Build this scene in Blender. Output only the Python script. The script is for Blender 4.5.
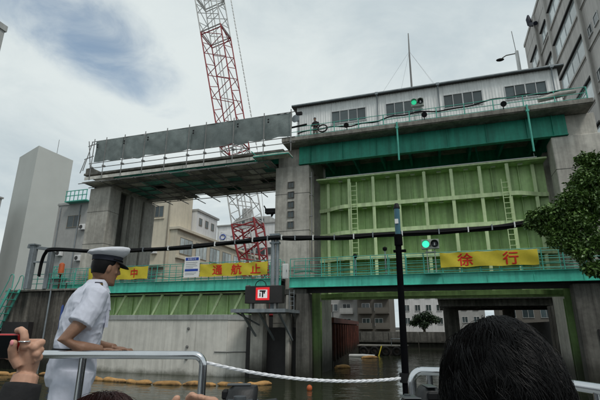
import bpy, bmesh, math, random
from mathutils import Vector, Matrix, noise as mnoise
from mathutils.kdtree import KDTree
R = math.radians
random.seed(11)
S = bpy.context.scene
for o in list(bpy.data.objects): bpy.data.objects.remove(o)
COL = S.collection

# ------------------------------------------------------------------ camera, sky, sun, exposure
CAM_H, TILT, ROLL, YAW, FPX = 3.0, R(16.5), R(-0.25), R(17.8), 428.0
cd = bpy.data.cameras.new('camera'); cam = bpy.data.objects.new('camera', cd); COL.objects.link(cam)
cd.sensor_width = 36.0; cd.lens = 36.0*FPX/600.0; cd.clip_start = 0.05; cd.clip_end = 3000
fw = Vector((-math.sin(YAW)*math.cos(TILT), math.cos(YAW)*math.cos(TILT), math.sin(TILT)))
rt = Vector((math.cos(YAW), math.sin(YAW), 0)); up = rt.cross(fw)
r2 = rt*math.cos(ROLL) - up*math.sin(ROLL); u2 = up*math.cos(ROLL) + rt*math.sin(ROLL)
m3 = Matrix((r2, u2, -fw)).transposed()
cam.matrix_world = Matrix.Translation((0, 0, CAM_H)) @ m3.to_4x4()
S.camera = cam

SUN_EL, SUN_AZ = R(56), R(128)          # azimuth measured from +Y towards +X
W = bpy.data.worlds.new('World'); S.world = W; W.use_nodes = True
def build_world():
    nt = W.node_tree; N = nt.nodes; L = nt.links; N.clear()
    out = N.new('ShaderNodeOutputWorld'); bg = N.new('ShaderNodeBackground'); bg.inputs[1].default_value = 0.1
    L.new(bg.outputs[0], out.inputs[0])
    sky = N.new('ShaderNodeTexSky'); sky.sky_type = 'NISHITA'; sky.sun_disc = False
    sky.sun_elevation = SUN_EL; sky.sun_rotation = SUN_AZ; sky.air_density = 1.2; sky.dust_density = 2.0; sky.ozone_density = 1.5
    tc = N.new('ShaderNodeTexCoord')
    sep = N.new('ShaderNodeSeparateXYZ'); L.new(tc.outputs['Generated'], sep.inputs[0])
    def math_(op, a, b=None, clamp=False):
        n = N.new('ShaderNodeMath'); n.operation = op; n.use_clamp = clamp
        for i, v in enumerate((a, b)):
            if v is None: continue
            if isinstance(v, (int, float)): n.inputs[i].default_value = v
            else: L.new(v, n.inputs[i])
        return n.outputs[0]
    zc = math_('ADD', math_('MAXIMUM', sep.outputs[2], 0.0), 0.18)     # cloud ceiling: direction projected on a layer overhead
    cx = math_('DIVIDE', sep.outputs[0], zc); cy = math_('DIVIDE', sep.outputs[1], zc)
    cmb = N.new('ShaderNodeCombineXYZ'); L.new(cx, cmb.inputs[0]); L.new(cy, cmb.inputs[1])
    def noise(scale, detail, rough, dist=0.0, off=(0, 0, 0)):
        mp = N.new('ShaderNodeMapping'); mp.inputs['Location'].default_value = off; L.new(cmb.outputs[0], mp.inputs[0])
        n = N.new('ShaderNodeTexNoise'); n.inputs['Scale'].default_value = scale; n.inputs['Detail'].default_value = detail
        n.inputs['Roughness'].default_value = rough; n.inputs['Distortion'].default_value = dist
        L.new(mp.outputs[0], n.inputs[0]); return n.outputs[0]
    def ramp(v, a, b):
        n = N.new('ShaderNodeMapRange'); n.inputs['From Min'].default_value = a; n.inputs['From Max'].default_value = b
        n.interpolation_type = 'SMOOTHSTEP'; L.new(v, n.inputs['Value']); return n.outputs[0]
    # gaps in the overcast: broad noise, one opening in view
    gx = math_('SUBTRACT', cx, GAP[0]); gy = math_('SUBTRACT', cy, GAP[1])
    ca, sa = math.cos(GAP[2]), math.sin(GAP[2])
    ga = math_('DIVIDE', math_('ADD', math_('MULTIPLY', gx, ca), math_('MULTIPLY', gy, sa)), GAP[3])
    gb = math_('DIVIDE', math_('SUBTRACT', math_('MULTIPLY', gy, ca), math_('MULTIPLY', gx, sa)), GAP[4])
    d2 = math_('ADD', math_('MULTIPLY', ga, ga), math_('MULTIPLY', gb, gb))
    warp = noise(5.5, 8, 0.6, 0.5, (3.1, 1.7, 0))
    d2w = math_('ADD', d2, math_('MULTIPLY', math_('SUBTRACT', warp, 0.5), 3.2))
    gap1 = math_('SUBTRACT', 1.0, ramp(d2w, -0.5, 2.1))
    gap2 = ramp(noise(0.55, 7, 0.6, 0.4, (7.3, 2.2, 0)), 0.66, 0.86)
    gap = math_('MULTIPLY', math_('MAXIMUM', gap1, gap2), 0.8)
    # cloud tone
    tone = ramp(math_('ADD', math_('MULTIPLY', noise(0.75, 6, 0.55, 0.5, (1.2, 9.4, 0)), 0.75), math_('MULTIPLY', noise(2.6, 8, 0.65, 0.8, (4.2, 0.4, 0)), 0.25)), 0.37, 0.63)
    cr = N.new('ShaderNodeValToRGB'); L.new(tone, cr.inputs[0])
    cr.color_ramp.elements[0].color = (4.0, 4.65, 4.95, 1); cr.color_ramp.elements[1].color = (5.7, 6.2, 6.2, 1)
    bl = N.new('ShaderNodeMix'); bl.data_type = 'RGBA'; bl.inputs[0].default_value = 1.0; bl.blend_type = 'MULTIPLY'
    L.new(sky.outputs[0], bl.inputs[6]); bl.inputs[7].default_value = (0.80, 0.98, 1.0, 1)
    mx = N.new('ShaderNodeMix'); mx.data_type = 'RGBA'
    L.new(gap, mx.inputs[0]); L.new(cr.outputs[0], mx.inputs[6]); L.new(bl.outputs[2], mx.inputs[7])
    L.new(mx.outputs[2], bg.inputs[0])
GAP = (-0.87, 0.77, R(83), 0.27, 0.135)
build_world()

sd = bpy.data.lights.new('sun', 'SUN'); sun = bpy.data.objects.new('sun', sd); COL.objects.link(sun)
sd.energy = 1.3; sd.angle = R(16); sd.color = (1.0, 0.96, 0.9)
sdir = Vector((math.sin(SUN_AZ)*math.cos(SUN_EL), math.cos(SUN_AZ)*math.cos(SUN_EL), math.sin(SUN_EL)))
sun.rotation_euler = sdir.to_track_quat('Z', 'Y').to_euler(); sun.location = (20, 10, 60)
S.view_settings.view_transform = 'Standard'; S.view_settings.look = 'None'
S.view_settings.exposure = 0.38; S.view_settings.gamma = 1.0; S.view_settings.use_curve_mapping = False
S.render.resolution_x, S.render.resolution_y = 1024, 683

# ------------------------------------------------------------------ materials
MATS = {}
def mat(name, col, rough=0.7, var=0.18, scale=1.2, bump=0.0, bscale=14.0, metal=0.0, streak=0.0, spec=0.4, rnd=0.0, tide=None, rust=0.0, emit=None, coat=0.0):
    m = bpy.data.materials.new(name); m.use_nodes = True; nt = m.node_tree; N = nt.nodes; L = nt.links
    b = N['Principled BSDF']; b.inputs['Roughness'].default_value = rough; b.inputs['Metallic'].default_value = metal
    b.inputs['Specular IOR Level'].default_value = spec
    if coat: b.inputs['Coat Weight'].default_value = coat
    geo = N.new('ShaderNodeNewGeometry')
    def nz(sc, detail=6, vec=None, ro=0.6):
        n = N.new('ShaderNodeTexNoise'); n.inputs['Scale'].default_value = sc; n.inputs['Detail'].default_value = detail; n.inputs['Roughness'].default_value = ro
        L.new(vec or geo.outputs['Position'], n.inputs[0]); return n.outputs[0]
    def rng(v, a, b_, c, d):
        n = N.new('ShaderNodeMapRange'); n.interpolation_type = 'SMOOTHSTEP'
        for k, x in zip(('From Min', 'From Max', 'To Min', 'To Max'), (a, b_, c, d)): n.inputs[k].default_value = x
        L.new(v, n.inputs['Value']); return n.outputs[0]
    def mul(c, f):
        n = N.new('ShaderNodeVectorMath'); n.operation = 'SCALE'; L.new(c, n.inputs[0]); L.new(f, n.inputs['Scale']); return n.outputs[0]
    def mixc(f, a, colr):
        n = N.new('ShaderNodeMix'); n.data_type = 'RGBA'; L.new(f, n.inputs[0]); L.new(a, n.inputs[6]); n.inputs[7].default_value = (*colr, 1); return n.outputs[2]
    rgb = N.new('ShaderNodeRGB'); rgb.outputs[0].default_value = (*col, 1); c = rgb.outputs[0]
    if var:
        c = mul(c, rng(nz(scale), 0.3, 0.7, 1-var, 1+var*0.8)); c = mul(c, rng(nz(scale*7.3, 8), 0.3, 0.7, 1-var*0.5, 1+var*0.4))
    if rnd:
        oi = N.new('ShaderNodeObjectInfo'); c = mul(c, rng(oi.outputs['Random'], 0, 1, 1-rnd, 1+rnd))
    if streak:
        mp = N.new('ShaderNodeMapping'); mp.inputs['Scale'].default_value = (3.2, 3.2, 0.16); L.new(geo.outputs['Position'], mp.inputs[0])
        c = mul(c, rng(nz(1.0, 7, mp.outputs[0], 0.65), 0.36, 0.62, 1-streak, 1.06))
    if rust:
        c = mixc(rng(nz(2.3, 9, None, 0.7), 0.60, 0.72, 0, rust), c, (0.10, 0.045, 0.022))
    if tide:
        sp = N.new('ShaderNodeSeparateXYZ'); L.new(geo.outputs['Position'], sp.inputs[0])
        ad = N.new('ShaderNodeMath'); ad.operation = 'MULTIPLY_ADD'; L.new(nz(0.9, 7, None, 0.7), ad.inputs[0]); ad.inputs[1].default_value = 1.1; L.new(sp.outputs[2], ad.inputs[2])
        c = mixc(rng(ad.outputs[0], tide[0], tide[1], tide[3] if len(tide) > 3 else 0.9, 0.0), c, tide[2])
    L.new(c, b.inputs['Base Color'])
    if bump:
        bn = N.new('ShaderNodeBump'); bn.inputs['Strength'].default_value = bump; bn.inputs['Distance'].default_value = 0.02
        L.new(nz(bscale, 8), bn.inputs['Height']); L.new(bn.outputs[0], b.inputs['Normal'])
    if emit:
        b.inputs['Emission Color'].default_value = (*emit[0], 1); b.inputs['Emission Strength'].default_value = emit[1]
    MATS[name] = m; return m
ALGAE = (0.018, 0.018, 0.012)
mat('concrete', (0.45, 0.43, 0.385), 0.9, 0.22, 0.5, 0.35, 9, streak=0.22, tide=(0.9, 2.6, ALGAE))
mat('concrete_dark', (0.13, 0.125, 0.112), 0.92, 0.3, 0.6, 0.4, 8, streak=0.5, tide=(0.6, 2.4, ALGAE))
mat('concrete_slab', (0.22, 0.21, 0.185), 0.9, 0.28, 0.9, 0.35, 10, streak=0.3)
mat('wall_white', (0.60, 0.58, 0.53), 0.88, 0.1, 0.4, 0.2, 12, streak=0.13, tide=(0.45, 1.0, (0.10, 0.10, 0.075), 0.85))
mat('wall_cap', (0.36, 0.37, 0.36), 0.85, 0.14, 0.8, 0.2, 12, streak=0.15)
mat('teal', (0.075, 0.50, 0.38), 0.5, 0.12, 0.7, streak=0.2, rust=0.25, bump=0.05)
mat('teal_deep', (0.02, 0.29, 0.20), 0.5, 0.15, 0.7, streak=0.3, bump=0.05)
mat('rail_teal', (0.07, 0.37, 0.29), 0.5, 0.15, 1.5, rust=0.3)
mat('gate_green', (0.46, 0.64, 0.30), 0.55, 0.14, 0.6, streak=0.25, rust=0.14, bump=0.05)
mat('gate_green_light', (0.56, 0.69, 0.38), 0.55, 0.12, 0.6, streak=0.2, rust=0.25)
mat('guide_green', (0.13, 0.22, 0.07), 0.6, 0.2, 0.8, streak=0.3, tide=(1.2, 3.0, ALGAE))
mat('white_paint', (0.72, 0.73, 0.72), 0.6, 0.08)
mat('siding', (0.74, 0.75, 0.74), 0.6, 0.08, 0.5, streak=0.12)
mat('roof_dark', (0.045, 0.045, 0.045), 0.7, 0.2)
mat('glass_dark', (0.055, 0.075, 0.08), 0.08, 0.2, 0.4, spec=0.6, rnd=0.35)
mat('glass_pale', (0.50, 0.57, 0.58), 0.1, 0.2, 0.3, spec=0.6, rnd=0.35)
mat('alu', (0.45, 0.46, 0.46), 0.4, 0.08, metal=0.3)
mat('tarp', (0.23, 0.27, 0.265), 0.6, 0.16, 1.6, bump=0.08, bscale=3, rnd=0.06)
mat('pipe_steel', (0.20, 0.20, 0.195), 0.5, 0.2, metal=0.3, rust=0.4)
mat('galv', (0.24, 0.27, 0.29), 0.5, 0.15, 1.5, metal=0.35, streak=0.2)
mat('ply', (0.40, 0.38, 0.34), 0.85, 0.35, 1.3, rnd=0.45, streak=0.0)
mat('ply_green', (0.10, 0.32, 0.26), 0.8, 0.3, 1.3, rnd=0.4)
mat('board_light', (0.5, 0.49, 0.45), 0.85, 0.25, 1.0, rnd=0.2)
mat('banner', (0.56, 0.46, 0.035), 0.75, 0.07, 1.5, bump=0.25, bscale=2.2)
mat('banner_red', (0.60, 0.025, 0.012), 0.7, 0.12)
mat('sign_white', (0.80, 0.80, 0.80), 0.5, 0.04)
mat('sign_blue', (0.015, 0.06, 0.36), 0.5, 0.08)
mat('black', (0.006, 0.006, 0.007), 0.6, 0.1, spec=0.25)
mat('cable_black', (0.008, 0.008, 0.009), 0.7, 0.1, spec=0.2)
mat('mast_black', (0.004, 0.004, 0.005), 0.9, 0.1, spec=0.04)
mat('box_dark', (0.022, 0.020, 0.020), 0.6, 0.2)
mat('led_red', (0.8, 0.02, 0.02), 0.5, 0, emit=((1.0, 0.03, 0.05), 0.2))
mat('led_white', (0.8, 0.8, 0.8), 0.5, 0, emit=((1, 0.95, 0.95), 0.15))
mat('signal_green', (0.02, 0.6, 0.3), 0.3, 0, emit=((0.05, 1.0, 0.48), 1.0))
mat('signal_green_dim', (0.02, 0.5, 0.25), 0.3, 0, emit=((0.05, 1.0, 0.48), 0.35))
mat('signal_off', (0.02, 0.025, 0.03), 0.25, 0)
mat('signal_box', (0.30, 0.33, 0.30), 0.6, 0.12)
mat('crane_red', (0.26, 0.018, 0.022), 0.55, 0.15, 1.0)
mat('crane_white', (0.45, 0.45, 0.44), 0.55, 0.15, 1.0)
mat('tower_white', (0.49, 0.505, 0.48), 0.9, 0.05, 0.06)
mat('tower_grey', (0.36, 0.37, 0.36), 0.9, 0.08, 0.2, streak=0.1)
mat('beige', (0.55, 0.50, 0.40), 0.9, 0.09, 0.25, streak=0.04, bump=0.1)
mat('beige_dark', (0.24, 0.215, 0.175), 0.9, 0.1, 0.3)
mat('office_grey', (0.52, 0.50, 0.475), 0.85, 0.08, 0.3, streak=0.14, bump=0.1, bscale=4)
mat('office_band', (0.52, 0.505, 0.48), 0.85, 0.08, 0.3, streak=0.16)
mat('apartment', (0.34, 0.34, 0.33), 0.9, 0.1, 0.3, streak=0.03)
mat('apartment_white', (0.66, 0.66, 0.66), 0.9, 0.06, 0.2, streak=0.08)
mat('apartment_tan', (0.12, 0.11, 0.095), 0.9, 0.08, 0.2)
mat('rust_pile', (0.10, 0.032, 0.022), 0.85, 0.35, 1.1, streak=0.5, rnd=0.25, tide=(1.0, 2.2, ALGAE))
mat('float_orange', (0.42, 0.235, 0.085), 0.75, 0.25, 2.5, rnd=0.2, bump=0.3, bscale=9, tide=(0.5, 0.68, (0.05, 0.03, 0.015)))
mat('rope_white', (0.70, 0.71, 0.74), 0.85, 0.15, 20)
mat('stainless', (0.62, 0.63, 0.65), 0.16, 0.05, 3, metal=1.0)
mat('hull', (0.55, 0.56, 0.58), 0.4, 0.08)
mat('deck', (0.25, 0.27, 0.27), 0.8, 0.15, bump=0.2)
mat('bench', (0.08, 0.12, 0.22), 0.7, 0.15)
mat('skin', (0.48, 0.27, 0.185), 0.5, 0.10, 18, bump=0.06, bscale=220)
mat('skin_tan', (0.21, 0.112, 0.07), 0.5, 0.12, 14, bump=0.05, bscale=200)
mat('nail', (0.75, 0.28, 0.30), 0.3, 0)
mat('hair_black', (0.0035, 0.0033, 0.0035), 0.5, 0.3, 30, spec=0.16)
mat('hair_brown', (0.028, 0.010, 0.009), 0.45, 0.3, 30, spec=0.2)
mat('shirt_white', (0.51, 0.53, 0.61), 0.85, 0.05, 6, bump=0.3, bscale=11)
mat('trouser_white', (0.48, 0.50, 0.58), 0.85, 0.06, 6, bump=0.3, bscale=9)
mat('cap_white', (0.55, 0.56, 0.60), 0.8, 0.05, 8, bump=0.2, bscale=16)
mat('navy', (0.010, 0.012, 0.025), 0.7, 0.1)
mat('black_cloth', (0.010, 0.010, 0.011), 0.85, 0.2, 20, bump=0.2, bscale=60)
mat('gold', (0.65, 0.45, 0.12), 0.35, 0, metal=0.9)
mat('silver', (0.7, 0.7, 0.7), 0.2, 0, metal=1.0)
mat('phone_red', (0.42, 0.015, 0.015), 0.3, 0.05, coat=0.4)
mat('phone_screen', (0.012, 0.014, 0.015), 0.12, 0.1)
mat('camera_body', (0.008, 0.009, 0.010), 0.5, 0.15, 40, bump=0.1, bscale=300)
mat('camera_trim', (0.06, 0.068, 0.075), 0.35, 0.1)
mat('bark', (0.055, 0.042, 0.030), 0.9, 0.3, 6, bump=0.6, bscale=20)
mat('twig', (0.05, 0.04, 0.03), 0.9, 0.2, 6)
mat('blue_pipe', (0.02, 0.05, 0.20), 0.5, 0.15)
mat('orange_paint', (0.45, 0.10, 0.03), 0.6, 0.15)
mat('tyre', (0.012, 0.012, 0.012), 0.85, 0.2)
mat('barge_steel', (0.07, 0.06, 0.055), 0.7, 0.3, rust=0.6)
mat('asphalt', (0.06, 0.06, 0.06), 0.9, 0.2, 0.5, bump=0.3)
mat('earth', (0.13, 0.12, 0.10), 0.95, 0.25, 0.4, bump=0.4)
mat('timber', (0.115, 0.105, 0.09), 0.9, 0.3, 0.9, streak=0.5, rnd=0.35, tide=(0.8, 2.0, ALGAE))
mat('lamp_glass', (0.03, 0.11, 0.15), 0.25, 0.05)
def leaf_mat(name, c1, c2):
    m = bpy.data.materials.new(name); m.use_nodes = True; N = m.node_tree.nodes; L = m.node_tree.links; b = N['Principled BSDF']
    g = N.new('ShaderNodeNewGeometry'); n = N.new('ShaderNodeTexNoise'); n.inputs['Scale'].default_value = 2.2; n.inputs['Detail'].default_value = 5; L.new(g.outputs['Position'], n.inputs[0])
    ad = N.new('ShaderNodeMath'); ad.operation = 'MULTIPLY_ADD'; L.new(g.outputs['Random Per Island'], ad.inputs[0]); ad.inputs[1].default_value = 0.55; L.new(n.outputs[0], ad.inputs[2])
    r = N.new('ShaderNodeMapRange'); r.inputs['From Min'].default_value = 0.4; r.inputs['From Max'].default_value = 1.15; L.new(ad.outputs[0], r.inputs['Value'])
    x = N.new('ShaderNodeMix'); x.data_type = 'RGBA'; x.inputs[6].default_value = (*c1, 1); x.inputs[7].default_value = (*c2, 1); L.new(r.outputs[0], x.inputs[0]); L.new(x.outputs[2], b.inputs['Base Color'])
    b.inputs['Roughness'].default_value = 0.45; b.inputs['Transmission Weight'].default_value = 0.0
    MATS[name] = m
leaf_mat('leaf', (0.025, 0.065, 0.014), (0.14, 0.24, 0.055))
def make_translucent(name, k):
    nt = MATS[name].node_tree; b = nt.nodes['Principled BSDF']; tr = nt.nodes.new('ShaderNodeBsdfTranslucent'); mx = nt.nodes.new('ShaderNodeMixShader')
    for l in list(b.inputs['Base Color'].links): nt.links.new(l.from_socket, tr.inputs[0])
    mx.inputs[0].default_value = k; nt.links.new(b.outputs[0], mx.inputs[1]); nt.links.new(tr.outputs[0], mx.inputs[2]); nt.links.new(mx.outputs[0], nt.nodes['Material Output'].inputs[0])
make_translucent('tarp', 0.3)
leaf_mat('leaf_dark', (0.012, 0.025, 0.010), (0.03, 0.06, 0.02))
def water_mat():
    m = bpy.data.materials.new('water'); m.use_nodes = True; N = m.node_tree.nodes; L = m.node_tree.links; b = N['Principled BSDF']
    b.inputs['Base Color'].default_value = (0.03, 0.035, 0.021, 1); b.inputs['Roughness'].default_value = 0.05; b.inputs['IOR'].default_value = 1.33
    g = N.new('ShaderNodeNewGeometry'); mp = N.new('ShaderNodeMapping'); mp.inputs['Scale'].default_value = (0.75, 1.5, 1); mp.inputs['Rotation'].default_value = (0, 0, R(18)); L.new(g.outputs['Position'], mp.inputs[0])
    n = N.new('ShaderNodeTexNoise'); n.inputs['Scale'].default_value = 1.6; n.inputs['Detail'].default_value = 4; n.inputs['Distortion'].default_value = 0.4; L.new(mp.outputs[0], n.inputs[0])
    n2 = N.new('ShaderNodeTexNoise'); n2.inputs['Scale'].default_value = 0.35; n2.inputs['Detail'].default_value = 3; L.new(mp.outputs[0], n2.inputs[0])
    ad = N.new('ShaderNodeMath'); ad.operation = 'MULTIPLY_ADD'; L.new(n2.outputs[0], ad.inputs[0]); ad.inputs[1].default_value = 1.5; L.new(n.outputs[0], ad.inputs[2])
    bp = N.new('ShaderNodeBump'); bp.inputs['Strength'].default_value = 0.5; bp.inputs['Distance'].default_value = 0.06; L.new(ad.outputs[0], bp.inputs['Height']); L.new(bp.outputs[0], b.inputs['Normal'])
    MATS['water'] = m
water_mat()

# ------------------------------------------------------------------ helpers
WLOC = {}
def wloc(o): return WLOC.get(o.name, Vector((0, 0, 0))) if o else Vector((0, 0, 0))
def tag(o, label=None, cat=None, group=None, kind=None):
    if label: o['label'] = label
    if cat: o['category'] = cat
    if group: o['group'] = group
    if kind: o['kind'] = kind
    return o
def thing(name, label, cat, loc=(0, 0, 0), group=None):
    o = bpy.data.objects.new(name, None); COL.objects.link(o); o.empty_display_size = 0.2
    o.location = loc; WLOC[o.name] = Vector(loc); return tag(o, label, cat, group)
def link(name, me, parent=None, loc=None, m=None, rotz=0.0):
    """mesh whose coordinates are relative to the world point loc"""
    o = bpy.data.objects.new(name, me); COL.objects.link(o)
    loc = Vector(loc) if loc is not None else Vector((0, 0, 0))
    if m and not me.materials: me.materials.append(MATS[m])
    if parent: o.parent = parent; o.location = loc - wloc(parent)
    else: o.location = loc
    o.rotation_euler.z = rotz
    WLOC[o.name] = loc; return o
class MB:
    def __init__(s): s.v = []; s.f = []
    def add(s, vs, fs):
        b = len(s.v); s.v += [tuple(p) for p in vs]; s.f += [tuple(b+i for i in f) for f in fs]; return s
    def box(s, x0, x1, y0, y1, z0, z1):
        if x0 > x1: x0, x1 = x1, x0
        if y0 > y1: y0, y1 = y1, y0
        if z0 > z1: z0, z1 = z1, z0
        return s.add([(x0,y0,z0),(x1,y0,z0),(x1,y1,z0),(x0,y1,z0),(x0,y0,z1),(x1,y0,z1),(x1,y1,z1),(x0,y1,z1)],
                     [(3,2,1,0),(4,5,6,7),(0,1,5,4),(1,2,6,5),(2,3,7,6),(3,0,4,7)])
    def bar(s, p, q, w, h=None, upv=(0, 0, 1)):
        h = h or w; p = Vector(p); q = Vector(q); d = (q-p).normalized(); u = Vector(upv)
        if abs(d.dot(u)) > 0.98: u = Vector((0, 1, 0))
        a = d.cross(u).normalized()*(w/2); b = a.cross(d).normalized()*(h/2)
        vs = [p-a-b, p+a-b, p+a+b, p-a+b, q-a-b, q+a-b, q+a+b, q-a+b]
        return s.add(vs, [(3,2,1,0),(4,5,6,7),(0,1,5,4),(1,2,6,5),(2,3,7,6),(3,0,4,7)])
    def tube(s, pts, r, n=8, cap=True):
        pts = [Vector(p) for p in pts]; k = len(pts); rs = r if isinstance(r, (list, tuple)) else [r]*k
        prev = None; b = len(s.v)
        for i, p in enumerate(pts):
            t = (pts[min(i+1, k-1)] - pts[max(i-1, 0)])
            t = t.normalized() if t.length > 1e-9 else Vector((0, 0, 1))
            if prev is None:
                u = Vector((0, 0, 1)) if abs(t.z) < 0.9 else Vector((1, 0, 0))
                a = t.cross(u).normalized()
            else:
                a = (prev - t*prev.dot(t)); a = a.normalized() if a.length > 1e-6 else t.orthogonal().normalized()
            prev = a; c = t.cross(a)
            for j in range(n):
                th = 2*math.pi*j/n; s.v.append(tuple(p + (a*math.cos(th)+c*math.sin(th))*rs[i]))
        for i in range(k-1):
            for j in range(n):
                j2 = (j+1) % n; s.f.append((b+i*n+j, b+i*n+j2, b+(i+1)*n+j2, b+(i+1)*n+j))
        if cap:
            s.f.append(tuple(b+j for j in reversed(range(n)))); s.f.append(tuple(b+(k-1)*n+j for j in range(n)))
        return s
    def rings(s, rings, cap=True):
        """rings: list of equal-length lists of points"""
        n = len(rings[0]); b = len(s.v)
        for rg in rings: s.v += [tuple(p) for p in rg]
        for i in range(len(rings)-1):
            for j in range(n):
                j2 = (j+1) % n; s.f.append((b+i*n+j, b+i*n+j2, b+(i+1)*n+j2, b+(i+1)*n+j))
        if cap:
            s.f.append(tuple(b+j for j in reversed(range(n)))); s.f.append(tuple(b+(len(rings)-1)*n+j for j in range(n)))
        return s
    def prism(s, poly, z0, z1):
        n = len(poly); return s.rings([[(x, y, z0) for x, y in poly], [(x, y, z1) for x, y in poly]])
    def ellipsoid(s, c, rx, ry, rz, nu=16, nv=10, mtx=None):
        rg = []
        for i in range(nv+1):
            ph = -math.pi/2 + math.pi*(0.02+0.96*i/nv)
            row = []
            for j in range(nu):
                th = 2*math.pi*j/nu; p = Vector((rx*math.cos(ph)*math.cos(th), ry*math.cos(ph)*math.sin(th), rz*math.sin(ph)))
                if mtx: p = mtx @ p
                row.append(Vector(c)+p)
            rg.append(row)
        return s.rings(rg)
    def mesh(s, name, origin=(0, 0, 0), smooth=False):
        me = bpy.data.meshes.new(name); o = Vector(origin)
        me.from_pydata([(x-o.x, y-o.y, z-o.z) for x, y, z in s.v], [], s.f)
        if smooth:
            me.polygons.foreach_set('use_smooth', [True]*len(me.polygons))
        me.update(); return me
    def build(s, name, m, parent=None, smooth=False, bevel=0.0):
        if parent: org = wloc(parent)
        else:
            xs = [v[0] for v in s.v]; ys = [v[1] for v in s.v]; zs = [v[2] for v in s.v]
            org = Vector(((min(xs)+max(xs))/2, (min(ys)+max(ys))/2, min(zs)))
        me = s.mesh(name, org, smooth)
        if bevel:
            bm = bmesh.new(); bm.from_mesh(me)
            bmesh.ops.bevel(bm, geom=[e for e in bm.edges], offset=bevel, segments=1, affect='EDGES', clamp_overlap=True)
            bm.to_mesh(me); bm.free()
        o = link(name, me, parent, org, m)
        if smooth and len(s.f) < 40000:
            me.set_sharp_from_angle(angle=R(50))
        return o
def B(*a): return MB().box(*a)
SHARED = {}
def shared_box(w, d, h, bevel=0.0):
    k = (round(w, 4), round(d, 4), round(h, 4), bevel)
    if k not in SHARED:
        me = MB().box(-w/2, w/2, -d/2, d/2, -h/2, h/2).mesh('piece')
        if bevel:
            bm = bmesh.new(); bm.from_mesh(me); bmesh.ops.bevel(bm, geom=list(bm.edges), offset=bevel, segments=1, affect='EDGES'); bm.to_mesh(me); bm.free()
        SHARED[k] = me
    return SHARED[k]
def piece(name, m, parent, cx, cy, cz, w, d, h, bevel=0.0):
    base = shared_box(w, d, h, bevel); key = ('m', base.name, m)
    if key not in SHARED:
        me = base.copy(); me.materials.clear(); me.materials.append(MATS[m]); SHARED[key] = me
    return link(name, SHARED[key], parent, (cx, cy, cz))
def shared_piece(key, mb, name, m, parent, loc, smooth=False):
    k = (key, m)
    if k not in SHARED:
        me = mb().mesh(name, (0, 0, 0), smooth); me.materials.append(MATS[m]); SHARED[k] = me
    return link(name, SHARED[k], parent, loc)
def text_part(s, size, name, m, parent, loc, offset=0.0, extrude=0.004, sx=1.0, label=None, warp=None):
    """flat lettering facing -Y, centred on loc"""
    c = bpy.data.curves.new('lettering', 'FONT'); c.body = s; c.size = size; c.bevel_depth = offset; c.bevel_resolution = 0; c.extrude = extrude; c.align_x = 'CENTER'; c.align_y = 'CENTER'; c.resolution_u = 3
    t = bpy.data.objects.new('lettering', c); me = bpy.data.meshes.new_from_object(t)
    bpy.data.objects.remove(t); bpy.data.curves.remove(c)
    me.transform(Matrix.Diagonal((sx, 1, 1, 1))); me.transform(Matrix.Rotation(R(90), 4, 'X'))
    zs = [v.co.z for v in me.vertices]; xs = [v.co.x for v in me.vertices]
    me.transform(Matrix.Translation((-(min(xs)+max(xs))/2, 0, -(min(zs)+max(zs))/2)))
    me.transform(Matrix.Diagonal((1, 0.25, 1, 1)))
    if warp:
        bm = bmesh.new(); bm.from_mesh(me)
        for _ in range(3):
            es = [e for e in bm.edges if e.calc_length() > 0.09]
            if es: bmesh.ops.subdivide_edges(bm, edges=es, cuts=1)
        bmesh.ops.triangulate(bm, faces=[f for f in bm.faces if len(f.verts) > 4])
        for v in bm.verts: v.co.y += warp(loc[0]+v.co.x, loc[2]+v.co.z)-loc[1]
        bm.to_mesh(me); bm.free()
    me.materials.clear(); me.materials.append(MATS[m]); me.name = name
    o = link(name, me, parent, loc)
    if label: o['label'] = label
    return o
def bake(o):
    bpy.context.view_layer.update(); dg = bpy.context.evaluated_depsgraph_get()
    me = bpy.data.meshes.new_from_object(o.evaluated_get(dg)); o.modifiers.clear(); o.data = me; return o

# ------------------------------------------------------------------ the setting: water, banks
def struct(name, mb, m): return tag(mb.build(name, m), kind='structure')
struct('water', MB().add([(-900, -600, 0), (900, -600, 0), (900, 1200, 0), (-900, 1200, 0)], [(0, 1, 2, 3)]), 'water')
def bank(name, poly, z, m, label=None):
    s = sum(poly[i][0]*poly[(i+1) % len(poly)][1]-poly[(i+1) % len(poly)][0]*poly[i][1] for i in range(len(poly)))
    if s < 0: poly = poly[::-1]
    return struct(name, MB().prism(poly, -1.5, z), m)
bank('ground', [(-27.2, 33.5), (-27.2, 25.6), (-31.5, 25.6), (-31.5, -60), (-900, -60), (-900, 900), (-16, 900), (-16, 64), (-11.3, 60), (-8.4, 33.6)], 2.6, 'asphalt')
bank('ground', [(10.2, -60), (10.2, 120), (900, 120), (900, -60)], 3.6, 'asphalt')
bank('ground', [(-15.9, 69), (900, 160), (900, 900), (-15.9, 900)], 2.0, 'earth')

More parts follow.
